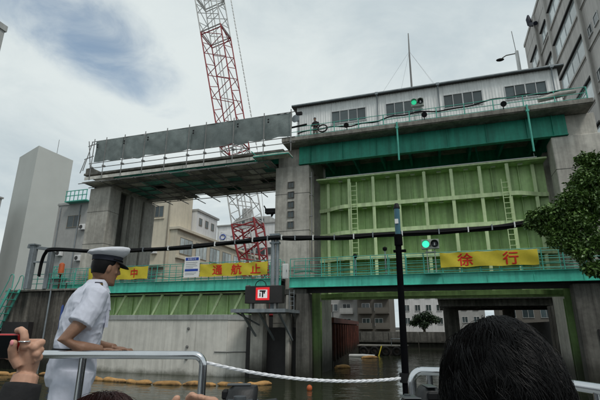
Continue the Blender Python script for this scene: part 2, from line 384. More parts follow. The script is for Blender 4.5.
# ------------------------------------------------------------------ flood gate: piers
YF = 26.0        # front plane of the walkways
def pier(label, x0, x1, squares=False, base=None, right=False):
    t = thing('concrete_pier', label, 'pier', ((x0+x1)/2, 27, 0), 'concrete piers of the flood gate')
    # shaft: front block, recessed gate slot, rear block
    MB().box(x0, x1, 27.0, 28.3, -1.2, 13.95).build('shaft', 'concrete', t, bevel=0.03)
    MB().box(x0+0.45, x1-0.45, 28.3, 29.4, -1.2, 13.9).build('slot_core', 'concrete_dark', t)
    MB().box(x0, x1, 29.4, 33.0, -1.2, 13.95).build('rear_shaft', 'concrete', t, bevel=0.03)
    # head block under the deck, set back from the canal
    MB().box(x0+0.95 if right else x0+0.1, x1-0.1, 27.25, 32.6, 13.954, 15.36).build('head_block', 'concrete', t, bevel=0.02)
    for z in (3.2, 6.55, 9.25, 11.9):      # shutter joint lines standing a little proud
        MB().box(x0-0.012, x1+0.012, 26.988, 28.29, z, z+0.025).build('joint_band', 'concrete_dark', t)
    if squares:
        for z in (12.55, 11.82, 11.11, 10.42, 9.68):
            f = MB(); a, b, w = -9.57, -9.09, 0.05
            f.box(a, b, 26.94, 26.998, z+0.19, z+0.19+w).box(a, b, 26.94, 26.998, z-0.24, z-0.24+w).box(a, a+w, 26.94, 26.998, z-0.189, z+0.189).box(b-w, b, 26.94, 26.998, z-0.189, z+0.189).box((a+b)/2-0.015, (a+b)/2+0.015, 26.95, 26.998, z-0.189, z+0.189)
            g = f.build('ventilation_window', 'concrete_dark', t)
            B(a+w, b-w, 26.975, 26.996, z-0.189, z+0.189).build('pane', 'glass_dark', g)
    return t
p_left = pier('weathered concrete pier at the left end of the scaffolded span', -27.0, -24.95)
p_mid = pier('concrete pier with five small square openings between the two gates', -10.5, -8.02, True)
p_right = pier('concrete pier at the right of the raised green gate, beside the tree', 7.12, 9.75, right=True)
# bases
def base_mid():
    t = p_mid
    B(-11.55, -10.72, 25.9, 26.94, -1.2, 4.6).build('buttress', 'concrete', t, bevel=0.03)
    B(-9.25, -9.02, 26.0, 26.94, -1.2, 4.9).build('buttress', 'concrete', t, bevel=0.02)
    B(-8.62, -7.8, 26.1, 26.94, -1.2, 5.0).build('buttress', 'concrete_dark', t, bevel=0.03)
    B(-10.70, -9.27, 26.62, 26.94, -0.8, 2.95).build('stop_log_panel', 'box_dark', t)
    B(-9.0, -8.64, 26.62, 26.94, -0.8, 2.95).build('stop_log_panel', 'box_dark', t)
    B(-12.0, -11.57, 26.3, 27.4, -0.8, 2.95).build('stop_log_panel', 'box_dark', t)
    B(-11.55, -8.0, 26.3, 26.985, 4.95, 5.3).build('ledge', 'concrete_dark', t, bevel=0.02)
    # hoop ladder on the face
    lad = MB()
    for x in (-9.0, -8.7): lad.tube([(x, 25.95, 3.6), (x, 25.95, 5.2)], 0.02, 6)
    for i in range(6): lad.tube([(-9.0, 25.95, 3.75+i*0.26), (-8.7, 25.95, 3.75+i*0.26)], 0.014, 5)
    lad.build('ladder', 'galv', t)
    lp = MB(); lp.tube([(-7.86, 27.1, 6.4), (-7.86, 27.1, 13.4)], 0.045, 8)
    for z in (7.2, 8.7, 10.2, 11.7, 13.0): lp.box(-8.0, -7.8, 27.05, 27.15, z, z+0.06)
    lp.build('conduit', 'pipe_steel', t, smooth=True)
base_mid()
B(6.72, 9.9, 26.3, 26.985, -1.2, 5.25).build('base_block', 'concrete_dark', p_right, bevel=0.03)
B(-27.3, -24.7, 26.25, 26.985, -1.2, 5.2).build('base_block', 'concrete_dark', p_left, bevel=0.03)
for y0, y1 in ((29.45, 29.8), (31.2, 31.35)): B(-24.948, -24.87, y0, y1, 2, 13.8).build('slot_rail', 'concrete_slab', p_left)

# gate guide columns (green lined) in front of the slots
for x0, x1, lab in ((-8.0, -7.45, 'green gate guide column standing in the water on the central pier'), (6.55, 7.1, 'green gate guide column standing in the water on the right pier')):
    t = thing('gate_guide', lab, 'gate guide', ((x0+x1)/2, 28.2, 0), 'green gate guides')
    s = 1 if x0 < 0 else -1
    xa = x0 if s > 0 else x1
    B(xa, xa+s*0.1, 27.55, 28.6, -1, 5.3).build('web', 'guide_green', t)
    B(xa+s*0.1, xa+s*0.55, 27.5, 27.6, -1, 5.3).build('flange', 'guide_green', t)
    B(xa+s*0.1, xa+s*0.4, 28.5, 28.58, -1, 4.6).build('flange', 'guide_green', t)

# ------------------------------------------------------------------ raised light green gate leaf
def lift_gate():
    t = thing('lift_gate', 'raised light green steel gate leaf with arched ribs between two piers', 'flood gate', (-0.4, 28.9, 4.6))
    XL, XR, YS = -7.75, 6.95, 29.0
    B(XL, XR, YS, YS+0.06, 4.75, 13.1).build('skin_plate', 'gate_green', t)
    def yf(x, flat=False):      # front flange runs back to the skin at both ends
        d = min(x-XL, XR-x); k = min(1.0, d/2.1); k = k*k*(3-2*k)
        return YS-0.22-0.88*(1.0 if flat else k)
    xs = [XL + (XR-XL)*i/44 for i in range(45)]
    def curved(z0, z1, inset, depth, flat=False):
        m = MB(); rg = []
        for x in xs:
            y = yf(x, flat)+inset
            rg.append([(x, y, z0), (x, y+depth if depth else YS-0.002, z0), (x, y+depth if depth else YS-0.002, z1), (x, y, z1)])
        return m.rings(rg)
    zs = [13.06, 10.95, 9.12, 7.38, 4.98]
    for i, z in enumerate(zs):
        g = curved(z-0.02, z+0.02, 0.03, 0, i == 0).build('girder', 'gate_green', t)
        h = 0.13 if i else 0.05
        curved(z-h, z+h, 0.0, 0.028, i == 0).build('flange', 'gate_green_light' if i < 4 else 'guide_green', g)  # bottom flange gets a darker green: its shade is put into the colour
    B(-7.0, 6.4, 27.87, 27.99, 13.115, 13.165).build('top_highlight_strip', 'white_paint', t)  # highlight along the gate's top edge, put in as a white strip
    ribs = [-7.05, -5.4, -3.74, -2.06, -0.36, 1.34, 3.05, 4.66, 6.22]
    for x in ribs:
        for za, zb in zip(zs[1:], zs[:-1]):
            y = yf(x)+0.06
            r = B(x-0.015, x+0.015, y+0.02, YS-0.004, za+0.022, zb-0.022).build('rib', 'gate_green', t)
            B(x-0.10, x+0.10, y-0.012, y+0.018, za+0.135, zb-0.135).build('flange', 'gate_green_light', r)
    mids = [(a+b)/2 for a, b in zip(ribs[:-1], ribs[1:])]
    for x in mids:
        for za, zb in zip(zs[1:], zs[:-1]):
            piece('stiffener', 'gate_green', t, x, YS-0.07, (za+zb)/2, 0.05, 0.13, zb-za-0.05)
            piece('lug_or_sky_patch', 'white_paint', t, x+0.1, YS-0.42, zb-0.06, 0.28, 0.22, 0.05)  # sky light through holes in the girder webs, put in as white blocks
    for x in (-5.06, 4.42):
        l = thing_part = None
        rail = MB()
        for dx in (-0.2, 0.2): rail.box(x+dx-0.022, x+dx+0.022, 27.82, 27.86, 7.5, 12.6 if x < 0 else 11.9)
        l = rail.build('ladder', 'gate_green_light', t)
        z = 7.7
        while z < (12.6 if x < 0 else 11.8):
            piece('rung', 'gate_green_light', l, x, 27.84, z, 0.36, 0.03, 0.035); z += 0.33
    return t
lift_gate()

# ------------------------------------------------------------------ upper deck over the raised gate
def railing(parent, x0, x1, y, z0, hts, m, spacing, r=0.022, post=0.03, name='railing'):
    rl = MB()
    for h in hts: rl.tube([(x0, y, z0+h), (x1, y, z0+h)], r, 6)
    rr = rl.build(name, m, parent, smooth=True)
    n = max(1, round((x1-x0)/spacing)); hmax = max(hts)
    for i in range(n+1):
        x = x0+(x1-x0)*i/n
        shared_piece(('post', round(hmax, 3), post), lambda: MB().tube([(0, 0, 0), (0, 0, hmax)], post, 7).box(-0.06, 0.06, -0.05, 0.05, 0, 0.015), 'post', m, rr, (x, y, z0))
    return rr
def upper_deck():
    t = thing('upper_deck', 'upper concrete deck on deep teal girders with railing, above the raised gate', 'bridge deck', (-0.3, 29, 13.96))
    B(-9.7, 9.3, 26.0, 33.2, 15.37, 15.66).build('slab', 'concrete_slab', t, bevel=0.02)
    B(-9.7, 9.3, 25.93, 25.998, 15.42, 15.7).build('slab_edge', 'concrete_slab', t, bevel=0.015)
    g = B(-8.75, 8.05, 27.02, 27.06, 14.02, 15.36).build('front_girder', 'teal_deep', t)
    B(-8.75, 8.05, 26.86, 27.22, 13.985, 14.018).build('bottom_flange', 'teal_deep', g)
    for x in (-7.9, -5.6, -3.3, -1.0, 1.3, 3.6, 5.9, 7.3): piece('stiffener', 'teal_deep', g, x, 26.95, 14.69, 0.03, 0.13, 1.33)
    g = B(-8.0, 7.1, 31.6, 31.64, 13.1, 15.36).build('rear_girder', 'teal_deep', t)
    B(7.102, 8.2, 31.5, 31.54, 13.96, 15.36).build('end_plate', 'teal_deep', t)
    B(7.3, 7.34, 27.07, 31.49, 13.96, 15.36).build('end_plate', 'teal_deep', t)
    for i in range(8): 
        x = -7.2+i*2.0
        piece('cross_beam', 'teal_deep', t, x, 29.35, 15.0, 0.16, 4.4, 0.7)
    for x in (-5.3, 2.9):
        MB().bar((x, 28.0, 15.1), (x+0.6, 30.6, 13.4), 0.1).build('brace', 'teal_deep', t)
    for x, z1 in ((-1.75, 13.1), (5.85, 12.75)):
        MB().tube([(x, 25.86, 15.75), (x, 25.86, z1)], 0.055, 8).box(x-0.09, x+0.09, 25.8, 25.93, 15.3, 15.42).build('drain_pipe', 'rail_teal', t, smooth=True)
    railing(t, -9.3, 9.1, 26.12, 15.7, (0.12, 0.45, 0.82), 'rail_teal', 1.62)
    # ends of the railing
    e = MB()
    for h in (0.12, 0.45, 0.82): e.tube([(9.1, 26.12, 15.7+h), (9.1, 28.6, 15.7+h)], 0.022, 6)
    e.build('end_railing', 'rail_teal', t, smooth=True)
    cb = MB(); random.seed(3)
    pts = [(-8.6+i*0.35, 26.2+0.03*math.sin(i*1.3), 16.05+0.10*math.sin(i*0.37)+0.05*math.sin(i*1.1)+0.012*i) for i in range(50)]
    cb.tube(pts, 0.045, 6); cb.build('cable_run', 'cable_black', t, smooth=True)
    return t
upper_deck()

def gate_house():
    t = thing('gate_house', 'long white metal-clad machine house with dark roof on the upper deck', 'machine house', (-0.4, 29.6, 15.67))
    X0, X1, Y0, Y1, Z0, Z1 = -9.1, 8.25, 27.5, 31.9, 15.67, 18.8
    wins = [(-6.45, -3.93), (-2.55, -0.08), (1.3, 3.75), (5.08, 7.52)]; zb, zt = 17.02, 18.06
    def corr(x0, x1, z0, z1, y):       # corrugated siding
        m = MB(); n = max(2, int((x1-x0)/0.09)); rows = []
        for k, z in enumerate((z0, z1)):
            rows.append([(x0+(x1-x0)*i/(n*2), y-(0.022 if (i//1) % 4 in (1, 2) else 0.0), z) for i in range(n*2+1)])
        b = n*2+1
        m.add(rows[0]+rows[1], [(i, i+1, b+i+1, b+i) for i in range(b-1)]); return m
    edges = [X0]+[e for w in wins for e in w]+[X1]
    k = 0
    for a, b in zip(edges[0::2], edges[1::2]): corr(a, b, Z0, Z1, Y0).build('siding', 'siding', t)
    for a, b in wins:
        corr(a, b, Z0, zb, Y0).build('siding', 'siding', t); corr(a, b, zt, Z1, Y0).build('siding', 'siding', t)
    B(X0+0.02, X1-0.02, Y0+0.12, Y1-0.02, Z0, Z1-0.01).build('core', 'roof_dark', t)
    B(X0, X0+0.05, Y0+0.01, Y1, Z0, Z1).build('end_wall', 'siding', t); B(X1-0.05, X1, Y0+0.01, Y1, Z0, Z1).build('end_wall', 'siding', t)
    B(X0, X1, Y1, Y1+0.05, Z0, Z1).build('rear_wall', 'siding', t)
    for a, b in wins:
        f = MB(); w = 0.05
        f.box(a, b, Y0-0.05, Y0+0.08, zt-w, zt).box(a, b, Y0-0.07, Y0+0.08, zb, zb+w)
        n = 4
        for i in range(n+1):
            x = a+(b-a)*i/n; ww = 0.07 if i == 2 else 0.045
            x0 = min(max(x-ww/2, a), b-ww); f.box(x0, x0+ww, Y0-0.045, Y0+0.08, zb+w, zt-w)
        fr = f.build('window', 'alu', t)
        for i in range(n):
            xa = a+(b-a)*i/n+0.036; xb = a+(b-a)*(i+1)/n-0.036
            piece('pane', 'glass_dark', fr, (xa+xb)/2, Y0+0.02-(0.03 if i in (1, 2) else 0), (zb+zt)/2, xb-xa, 0.012, zt-zb-2*w)
    r = MB().add([(X0-0.35, Y0-0.25, Z1), (X1+0.35, Y0-0.25, Z1), (X1+0.35, Y1+0.3, Z1+0.12), (X0-0.35, Y1+0.3, Z1+0.12),
                  (X0-0.35, Y0-0.25, Z1+0.16), (X1+0.35, Y0-0.25, Z1+0.16), (X1+0.35, Y1+0.3, Z1+0.28), (X0-0.35, Y1+0.3, Z1+0.28)],
                 [(3,2,1,0),(4,5,6,7),(0,1,5,4),(1,2,6,5),(2,3,7,6),(3,0,4,7)]).build('roof', 'roof_dark', t)
    MB().tube([(X0-0.3, Y0-0.3, Z1+0.05), (X1+0.3, Y0-0.3, Z1+0.05)], 0.06, 8).build('gutter', 'galv', r, smooth=True)
    for x in (-3.1, 1.02, 7.9):
        MB().tube([(x, Y0-0.28, Z1+0.02), (x, Y0-0.1, Z1-0.3), (x, Y0-0.1, Z0)], 0.04, 8).box(x-0.1, x+0.1, Y0-0.36, Y0-0.2, Z1-0.05, Z1+0.12).build('downpipe', 'galv', t, smooth=True)
    return t
gate_house()

def roof_antenna():
    t = thing('radio_mast', 'thin radio mast with guy wires on the machine house roof', 'antenna', (-0.72, 29.0, 18.98))
    MB().tube([(-0.72, 29.0, 18.98), (-0.70, 29.0, 22.5), (-0.66, 29.0, 24.6)], [0.075, 0.06, 0.035], 8).build('pole', 'pipe_steel', t, smooth=True)
    B(-0.9, -0.54, 28.82, 29.18, 18.99, 19.05).build('foot_plate', 'galv', t)
    for x, y in ((-2.9, 27.9), (-2.1, 31.0), (1.0, 27.9), (1.9, 31.0)):
        MB().tube([(-0.69, 29.0, 23.0), (x, y, 19.0)], 0.006, 4).build('guy_wire', 'pipe_steel', t)
roof_antenna()

# ------------------------------------------------------------------ lower walkway bridges
def walkway(name_label, x0, x1, zb, posts, extra=None):
    t = thing('walkway_bridge', name_label, 'footbridge', ((x0+x1)/2, 26.5, zb), 'lower teal walkways')
    n = round((x1-x0)/2.35); w = (x1-x0)/n
    for i in range(n):
        piece('web_panel', 'teal', t, x0+w*(i+0.5), 26.04, (zb+6.0)/2, w-0.012, 0.02, 6.0-zb-0.06)
        piece('stiffener', 'teal', t, x0+w*(i+1)-0.004, 26.02, (zb+6.0)/2, 0.03, 0.045, 6.0-zb-0.08)
    B(x0, x1, 25.93, 26.15, 6.0-0.03, 6.0).build('top_flange', 'teal', t)
    B(x0, x1, 25.93, 26.15, zb, zb+0.03).build('bottom_flange', 'teal', t)
    B(x0, x1, 26.16, 26.94, 5.84, 5.98).build('walkway_deck', 'roof_dark', t)
    k = B(x0, x1, 26.86, 26.9, 5.06, 5.83).build('rear_girder', 'roof_dark', t)
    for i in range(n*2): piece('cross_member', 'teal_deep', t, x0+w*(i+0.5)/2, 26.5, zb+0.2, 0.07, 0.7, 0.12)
    railing(t, x0+0.05, x1-0.05, 26.06, 6.0, (0.14, 0.62, 1.18), 'rail_teal', 1.05, 0.024, 0.03)
    railing(t, x0+0.05, x1-0.05, 26.84, 5.98, (0.2, 0.55, 0.88, 1.18), 'rail_teal', 1.05, 0.018, 0.024, 'rear_railing')
    cb = MB(); cb.tube([(x0+0.3+i*0.4, 26.16, 6.32+0.05*math.sin(i*0.9)) for i in range(int((x1-x0-0.6)/0.4))], 0.035, 6); cb.build('cable_run', 'teal_deep', t, smooth=True)
    return t
walkway('teal walkway bridge with railing below the raised light green gate', -9.05, 9.6, 5.36, None)
walkway('teal walkway bridge with railing below the scaffolded span', -28.4, -9.62, 5.28, None)
# white service cabinet on the walkway by the pier
t = thing('service_cabinet', 'small white service cabinet on the walkway before the central pier', 'cabinet', (-9.48, 26.5, 5.98))
B(-9.66, -9.3, 26.38, 26.62, 5.982, 6.95).build('body', 'sign_white', t, bevel=0.012)
B(-9.63, -9.33, 26.366, 26.378, 6.05, 6.9).build('door', 'white_paint', t); B(-9.37, -9.35, 26.352, 26.366, 6.4, 6.55).build('handle', 'black', t)

# ------------------------------------------------------------------ lowered gate on the left with slanted struts
def low_gate():
    t = thing('lowered_gate', 'lowered light green gate with slanted struts behind the white flood wall', 'flood gate', (-17.5, 26.9, 0))
    B(-24.9, -12.05, 27.24, 27.28, -1, 5.2).build('skin_plate', 'gate_green', t)
    B(-24.9, -12.05, 26.62, 26.84, 5.16, 5.24).build('top_beam', 'gate_green_light', t)
    B(-24.9, -12.05, 26.6, 27.23, 3.62, 3.70).build('bottom_beam', 'gate_green_light', t)
    x = -24.2
    while x < -12.6:
        MB().bar((x, 26.68, 3.72), (x+0.72, 26.68, 5.15), 0.15, 0.12, (0, 1, 0)).build('strut', 'gate_green_light', t)
        if x+0.75 < -12.2: piece('rib', 'gate_green', t, x+0.22+0.75, 27.16, 4.43, 0.07, 0.14, 1.45)
        x += 1.56
low_gate()
def flood_wall():
    t = thing('flood_wall', 'pale smooth concrete flood wall standing in the water under the left walkway', 'wall', (-18.5, 26.0, 0))
    poly = [(-24.6, 25.8), (-13.1, 25.8), (-12.02, 26.55), (-12.02, 27.2), (-12.6, 27.2), (-13.4, 26.5), (-24.6, 26.5)]
    n = 5; xs = [-24.6+11.5*i/n for i in range(n+1)]
    for i in range(n):
        xa, xb = xs[i]+0.006, xs[i+1]-0.006
        B(xa, xb, 25.8, 26.5, -1.2, 3.4).build('wall_panel', 'wall_white', t)
        B(xa, xb, 25.74, 26.56, 3.402, 3.73).build('coping', 'wall_cap', t, bevel=0.015)
    MB().prism([(-13.09, 25.8), (-12.02, 26.5), (-12.02, 27.2), (-13.09, 26.5)], -1.2, 3.4).build('wall_panel', 'wall_white', t)
    MB().prism([(-13.09, 25.74), (-11.98, 26.46), (-11.98, 27.23), (-13.09, 26.56)], 3.402, 3.73).build('coping', 'wall_cap', t)
    MB().tube([(-13.95, 25.77, 1.45), (-13.1, 25.77, 1.45), (-12.05, 26.45, 1.45)], 0.035, 6).build('pipe', 'pipe_steel', t)
    for z in (2.85, 1.72, 0.98):
        m = MB(); m.tube([(-15.95, 25.8, z), (-15.95, 25.72, z)], [0.10, 0.085], 12); m.tube([(-15.95, 25.72, z), (-15.95, 25.69, z)], 0.045, 8); m.build('anchor_bolt', 'pipe_steel', t, smooth=True)
flood_wall()

# ------------------------------------------------------------------ scaffolding on the left span
def left_deck():
    t = thing('bridge_deck', 'concrete bridge deck of the left span wrapped in scaffolding', 'bridge deck', (-17.5, 29, 14.3))
    B(-27.3, -9.72, 26.35, 33.0, 14.92, 15.1).build('slab', 'concrete_slab', t, bevel=0.02)
    for y in (27.3, 32.2):
        B(-26.9, -9.75, y, y+0.05, 14.4, 14.91).build('girder', 'teal_deep', t)
    B(-11.9, -9.75, 26.4, 26.44, 14.42, 14.91).build('front_girder', 'teal', t)
    B(-27.2, -26.55, 26.4, 27.9, 15.101, 15.55).build('pedestal', 'concrete_slab', t, bevel=0.02)
left_deck()
def scaffold():
    t = thing('scaffold', 'steel pipe scaffold with board underside hung below the left bridge deck', 'scaffolding', (-18, 29.5, 14.0))
    XA, XB = -27.2, -10.6; random.seed(5)
    # boards forming the underside
    nx, ny = 14, 6; wx = (XB-XA)/nx; wy = 6.7/ny
    for i in range(nx):
        for j in range(ny):
            if (i, j) in ((4, 2), (9, 4), (12, 3), (6, 5)): continue
            m = 'ply_green' if ((j in (2, 3) and i in (2, 3, 6, 7, 8)) or random.random() < 0.07) else ('board_light' if (j in (3, 4) and random.random() < 0.3) or random.random() < 0.05 else 'ply')
            piece('board', m, t, XA+wx*(i+0.5), 26.15+wy*(j+0.5), 14.25+random.uniform(-0.02, 0.02), round(wx-0.03, 3), round(wy-(0.03 if j != 3 else 0.09), 3), 0.03)
    # pale edge boards at the front
    for i in range(9):
        piece('edge_board', 'board_light', t, XA+0.3+1.84*(i+0.5), 26.1, 14.52, 1.8, 0.05, 0.26)
    # ledgers along the span and transoms across it
    for j in range(7):
        MB().tube([(XA-0.3, 26.15+1.12*j, 14.16), (XB+0.1, 26.15+1.12*j, 14.16)], 0.035, 6).build('ledger_pipe', 'pipe_steel', t, smooth=True)
    for i in range(11):
        x = XA+0.5+1.6*i
        MB().tube([(x, 25.85, 14.08), (x, 33.3+random.uniform(0, 0.9), 14.08)], 0.04, 6).build('transom_pipe', 'pipe_steel', t, smooth=True)
    # uprights and rails at the front
    for x in (-26.05, -24.85, -23.05, -21.1, -19.1, -17.15, -15.7, -13.4, -11.0, -8.95):
        MB().tube([(x, 25.74, 14.2 if x < -9 else 14.6), (x, 25.74, 17.78)], 0.036, 6).box(x-0.07, x+0.07, 25.68, 25.95, 15.25, 15.37).build('upright_pipe', 'pipe_steel', t, smooth=True)
    for z in (15.3, 15.72, 17.66): MB().tube([(-26.5, 25.93, z), (-8.7, 25.93, z)], 0.03, 6).build('rail_pipe', 'pipe_steel', t, smooth=True)
    for z in (15.3, 17.4): MB().tube([(-26.3, 32.9, z if z < 16 else 16.1), (-9.3, 32.9, z if z < 16 else 16.1)], 0.03, 6).build('rail_pipe', 'pipe_steel', t, smooth=True)
    for x in (-26.1, -22.5, -18.9, -15.3, -11.7): MB().tube([(x, 32.9, 14.2), (x, 32.9, 16.15)], 0.033, 6).build('upright_pipe', 'pipe_steel', t, smooth=True)
    # tangle of pipes at the left end
    for a, b in (((-27.1, 26.0, 15.2), (-26.5, 26.0, 17.7)), ((-27.2, 26.3, 17.5), (-26.0, 26.0, 17.5)), ((-26.9, 26.0, 17.8), (-26.6, 26.3, 15.2)), ((-27.3, 26.2, 16.3), (-26.2, 26.0, 16.4)), ((-27.3, 25.95, 15.0), (-27.1, 26.1, 16.2))):
        MB().tube([a, b], 0.035, 6).build('end_pipe', 'pipe_steel', t, smooth=True)
    # hanging bracket tray by the central pier
    m = MB().box(-11.6, -9.0, 25.4, 26.3, 14.36, 14.42); m.build('tray', 'ply', t)
    for a, b in (((-11.6, 25.4, 14.3), (-9.0, 25.4, 14.3)), ((-11.6, 26.3, 14.3), (-11.6, 25.4, 14.3)), ((-11.9, 25.7, 14.9), (-11.0, 26.9, 14.0)), ((-9.0, 25.4, 14.3), (-9.0, 26.3, 14.3))):
        MB().tube([a, b], 0.04, 6).build('tray_pipe', 'rail_teal', t, smooth=True)
    return t
scaffold()
def tarps():
    spans = [(-26.0, -23.36, 'first grey tarpaulin at the left end of the scaffold'), (-23.4, -21.1, 'second grey tarpaulin from the left on the scaffold'),
             (-21.15, -17.06, 'wide grey tarpaulin left of the crane boom, third from the left'), (-17.1, -13.36, 'grey tarpaulin below the left side of the crane boom, fourth from the left'),
             (-13.4, -10.96, 'fifth grey tarpaulin from the left, right of the crane boom'), (-11.0, -8.95, 'grey tarpaulin at the right end, next to the machine house')]
    for k, (a, b, lab) in enumerate(spans):
        nx, nz = 40, 14; v = []; f = []
        for side in (0, 1):
            for i in range(nx+1):
                for j in range(nz+1):
                    u = i/nx; w = j/nz; x = a+(b-a)*u; zt = 17.66-0.035*math.sin(math.pi*((u*4) % 1)); zb = 15.80-0.13*math.sin(math.pi*((u*2) % 1))*(0.6+0.4*math.sin(k*2.1))+0.06*math.sin(u*5+k)
                    z = zb+(zt-zb)*w
                    y = 25.90+0.02*(k % 2)-0.07*math.sin(math.pi*w)*math.sin(math.pi*((u*2) % 1))+0.075*mnoise.noise((x*0.8+z*0.9, z*0.4-x*0.2, k*3.1))+0.03*abs(mnoise.noise((x*1.6-z*2.0, z*0.5, k*5.3)))+0.012*mnoise.noise((x*3+z*2.2, z*1.5, k*1.1))+0.006*side*2
                    v.append((x, y, z))
        q = (nx+1)*(nz+1)
        def idx(i, j, s): return s*q+i*(nz+1)+j
        for i in range(nx):
            for j in range(nz):
                f.append((idx(i, j, 0), idx(i+1, j, 0), idx(i+1, j+1, 0), idx(i, j+1, 0))); f.append((idx(i, j, 1), idx(i, j+1, 1), idx(i+1, j+1, 1), idx(i+1, j, 1)))
        for i in range(nx):
            for j in (0, nz): f.append((idx(i, j, 0), idx(i, j, 1), idx(i+1, j, 1), idx(i+1, j, 0)))
        for j in range(nz):
            for i in (0, nx): f.append((idx(i, j, 0), idx(i, j+1, 0), idx(i, j+1, 1), idx(i, j, 1)))
        o = MB().add(v, f).build('tarpaulin', 'tarp', smooth=True); tag(o, lab, 'tarpaulin', 'grey tarpaulins on the scaffold')
        # black eyelet marks
        for dz in (0.0, 0.2):
            B(a+0.28, a+0.40, 25.70, 25.73, 17.15-dz, 17.27-dz).build('eyelet', 'black', o)
tarps()

# ------------------------------------------------------------------ banners, notice, signals
def banner(label, x0, x1, z0, z1, y, chars, size, seed):
    nx, nz = 40, 8; v = []; f = []
    def yy(x, w, u):
        return y + 0.022*math.sin(u*9+seed) + 0.06*mnoise.noise((x*1.3+w*0.8, w*1.2+seed, 0.3)) + 0.016*math.sin(u*21+w*4+seed)
    for s in (0, 1):
        for i in range(nx+1):
            for j in range(nz+1):
                u = i/nx; w = j/nz; x = x0+(x1-x0)*u
                zt = z1-0.045*math.sin(math.pi*((u*5) % 1)); zb = z0+0.04*math.sin(math.pi*((u*3+0.3*seed) % 1))
                v.append((x, yy(x, w, u)+0.004*s, zb+(zt-zb)*w))
    q = (nx+1)*(nz+1); I = lambda i, j, s: s*q+i*(nz+1)+j
    for i in range(nx):
        for j in range(nz):
            f.append((I(i, j, 0), I(i+1, j, 0), I(i+1, j+1, 0), I(i, j+1, 0))); f.append((I(i, j, 1), I(i, j+1, 1), I(i+1, j+1, 1), I(i+1, j, 1)))
    for i in range(nx):
        for j in (0, nz): f.append((I(i, j, 0), I(i, j, 1), I(i+1, j, 1), I(i+1, j, 0)))
    t = tag(MB().add(v, f).build('banner', 'banner', smooth=True), label, 'banner', 'yellow banners on the walkway rails')
    for ch, x in chars:
        o = text_part(ch, size, 'lettering', 'banner_red', t, (x, y-0.075, (z0+z1)/2), offset=0.014, extrude=0.003, sx=1.12, warp=lambda X, Z: yy(X, (Z-z0)/(z1-z0), (X-x0)/(x1-x0))-0.012)
    for x in (x0+0.03, x1-0.03):
        for z in (z0+0.05, z1-0.05): MB().tube([(x, y, z), (x, 26.06, z+0.02)], 0.008, 4).build('tie', 'rope_white', t)
banner('yellow banner with red characters 徐行 on the right walkway', 0.18, 5.25, 6.26, 7.14, 25.93, [('徐', 1.53), ('行', 3.88)], 0.74, 0.5)
banner('yellow banner with red characters 通航止 beside the white notice board', -15.5, -10.5, 6.2, 7.1, 25.93, [('通', -14.15), ('航', -12.75), ('止', -11.35)], 0.70, 1.7)
banner('yellow banner with red character 中, partly behind the officer', -24.9, -19.68, 6.2, 7.13, 25.93, [('工', -24.1), ('事', -22.6), ('中', -20.85)], 0.68, 2.9)
def notice():
    t = thing('notice_board', 'white notice board with blue heading bars on the left walkway railing', 'sign', (-16.1, 25.9, 6.2))
    B(-16.7, -15.52, 25.86, 25.9, 6.2, 7.62).build('panel', 'sign_white', t, bevel=0.006)
    B(-16.62, -15.6, 25.85, 25.858, 7.36, 7.56).build('heading_bar', 'sign_blue', t); B(-16.62, -15.6, 25.85, 25.858, 6.62, 6.78).build('heading_bar', 'sign_blue', t)
    text_part('お知らせ', 0.17, 'lettering', 'sign_white', t, (-16.11, 25.847, 7.46), extrude=0.001); 
    for z, w in ((7.22, 0.9), (7.1, 0.82), (6.98, 0.9), (6.86, 0.6), (6.5, 0.85), (6.4, 0.7)):
        B(-16.58, -16.58+w, 25.853, 25.858, z-0.014, z+0.014).build('text_line', 'galv', t)
    for x in (-16.4, -15.8): B(x-0.02, x+0.02, 25.9, 26.03, 6.3, 7.3).build('bracket', 'galv', t)
notice()
def signal(label, cx, cz, y, base, w=0.98, lens='signal_green'):
    t = thing('signal_light', label, 'signal', (cx, y, base), 'canal traffic signals')
    h = 0.56
    B(cx-w/2, cx+w/2, y-0.02, y+0.2, cz-h/2, cz+h/2).build('housing', 'signal_box', t, bevel=0.015)
    for k, dx in ((0, -w/4), (1, w/4)):
        m = lens if k == 0 else 'signal_off'
        c = Vector((cx+dx, y-0.025, cz)); r = min(0.2, w*0.205)
        MB().tube([c+Vector((0, 0.02, 0)), c, c+Vector((0, -0.02, 0))], [r, r, r*0.8], 20).build('lens', m, t, smooth=True)
        vis = MB(); n = 14; rg = []
        for i in range(n+1):
            a = math.pi*(-0.15+1.3*i/n); px, pz = math.cos(a)*(r+0.02), math.sin(a)*(r+0.02); qx, qz = math.cos(a)*(r+0.035), math.sin(a)*(r+0.035)
            rg.append([(c.x+px, y-0.021, c.z+pz), (c.x+qx, y-0.021, c.z+qz), (c.x+qx, y-0.2, c.z+qz), (c.x+px, y-0.2, c.z+pz)])
        vis.rings(rg).build('visor', 'signal_box', t)
        if k: B(c.x-0.03, c.x+0.03, c.y-0.03, c.y-0.024, c.z-0.09, c.z+0.06).build('mark', 'sign_white', t)
    for dx in (-0.22, 0.22): MB().tube([(cx+dx, y+0.1, base), (cx+dx, y+0.1, cz-h/2)], 0.03, 6).build('stand', 'signal_box', t)
    B(cx-0.3, cx+0.3, y+0.06, y+0.14, cz-h/2-0.2, cz-h/2-0.14).build('stand_rail', 'signal_box', t)
signal('green signal light on the lower walkway beside the yellow banner', -0.3, 7.64, 25.7, 6.0)
B(-0.75, 0.15, 25.62, 25.925, 5.93, 5.995).build('bracket', 'rail_teal', bpy.data.objects['signal_light'])
signal('green signal light high up on the upper deck railing', -0.38, 17.2, 26.3, 15.67, 0.82, 'signal_green_dim')
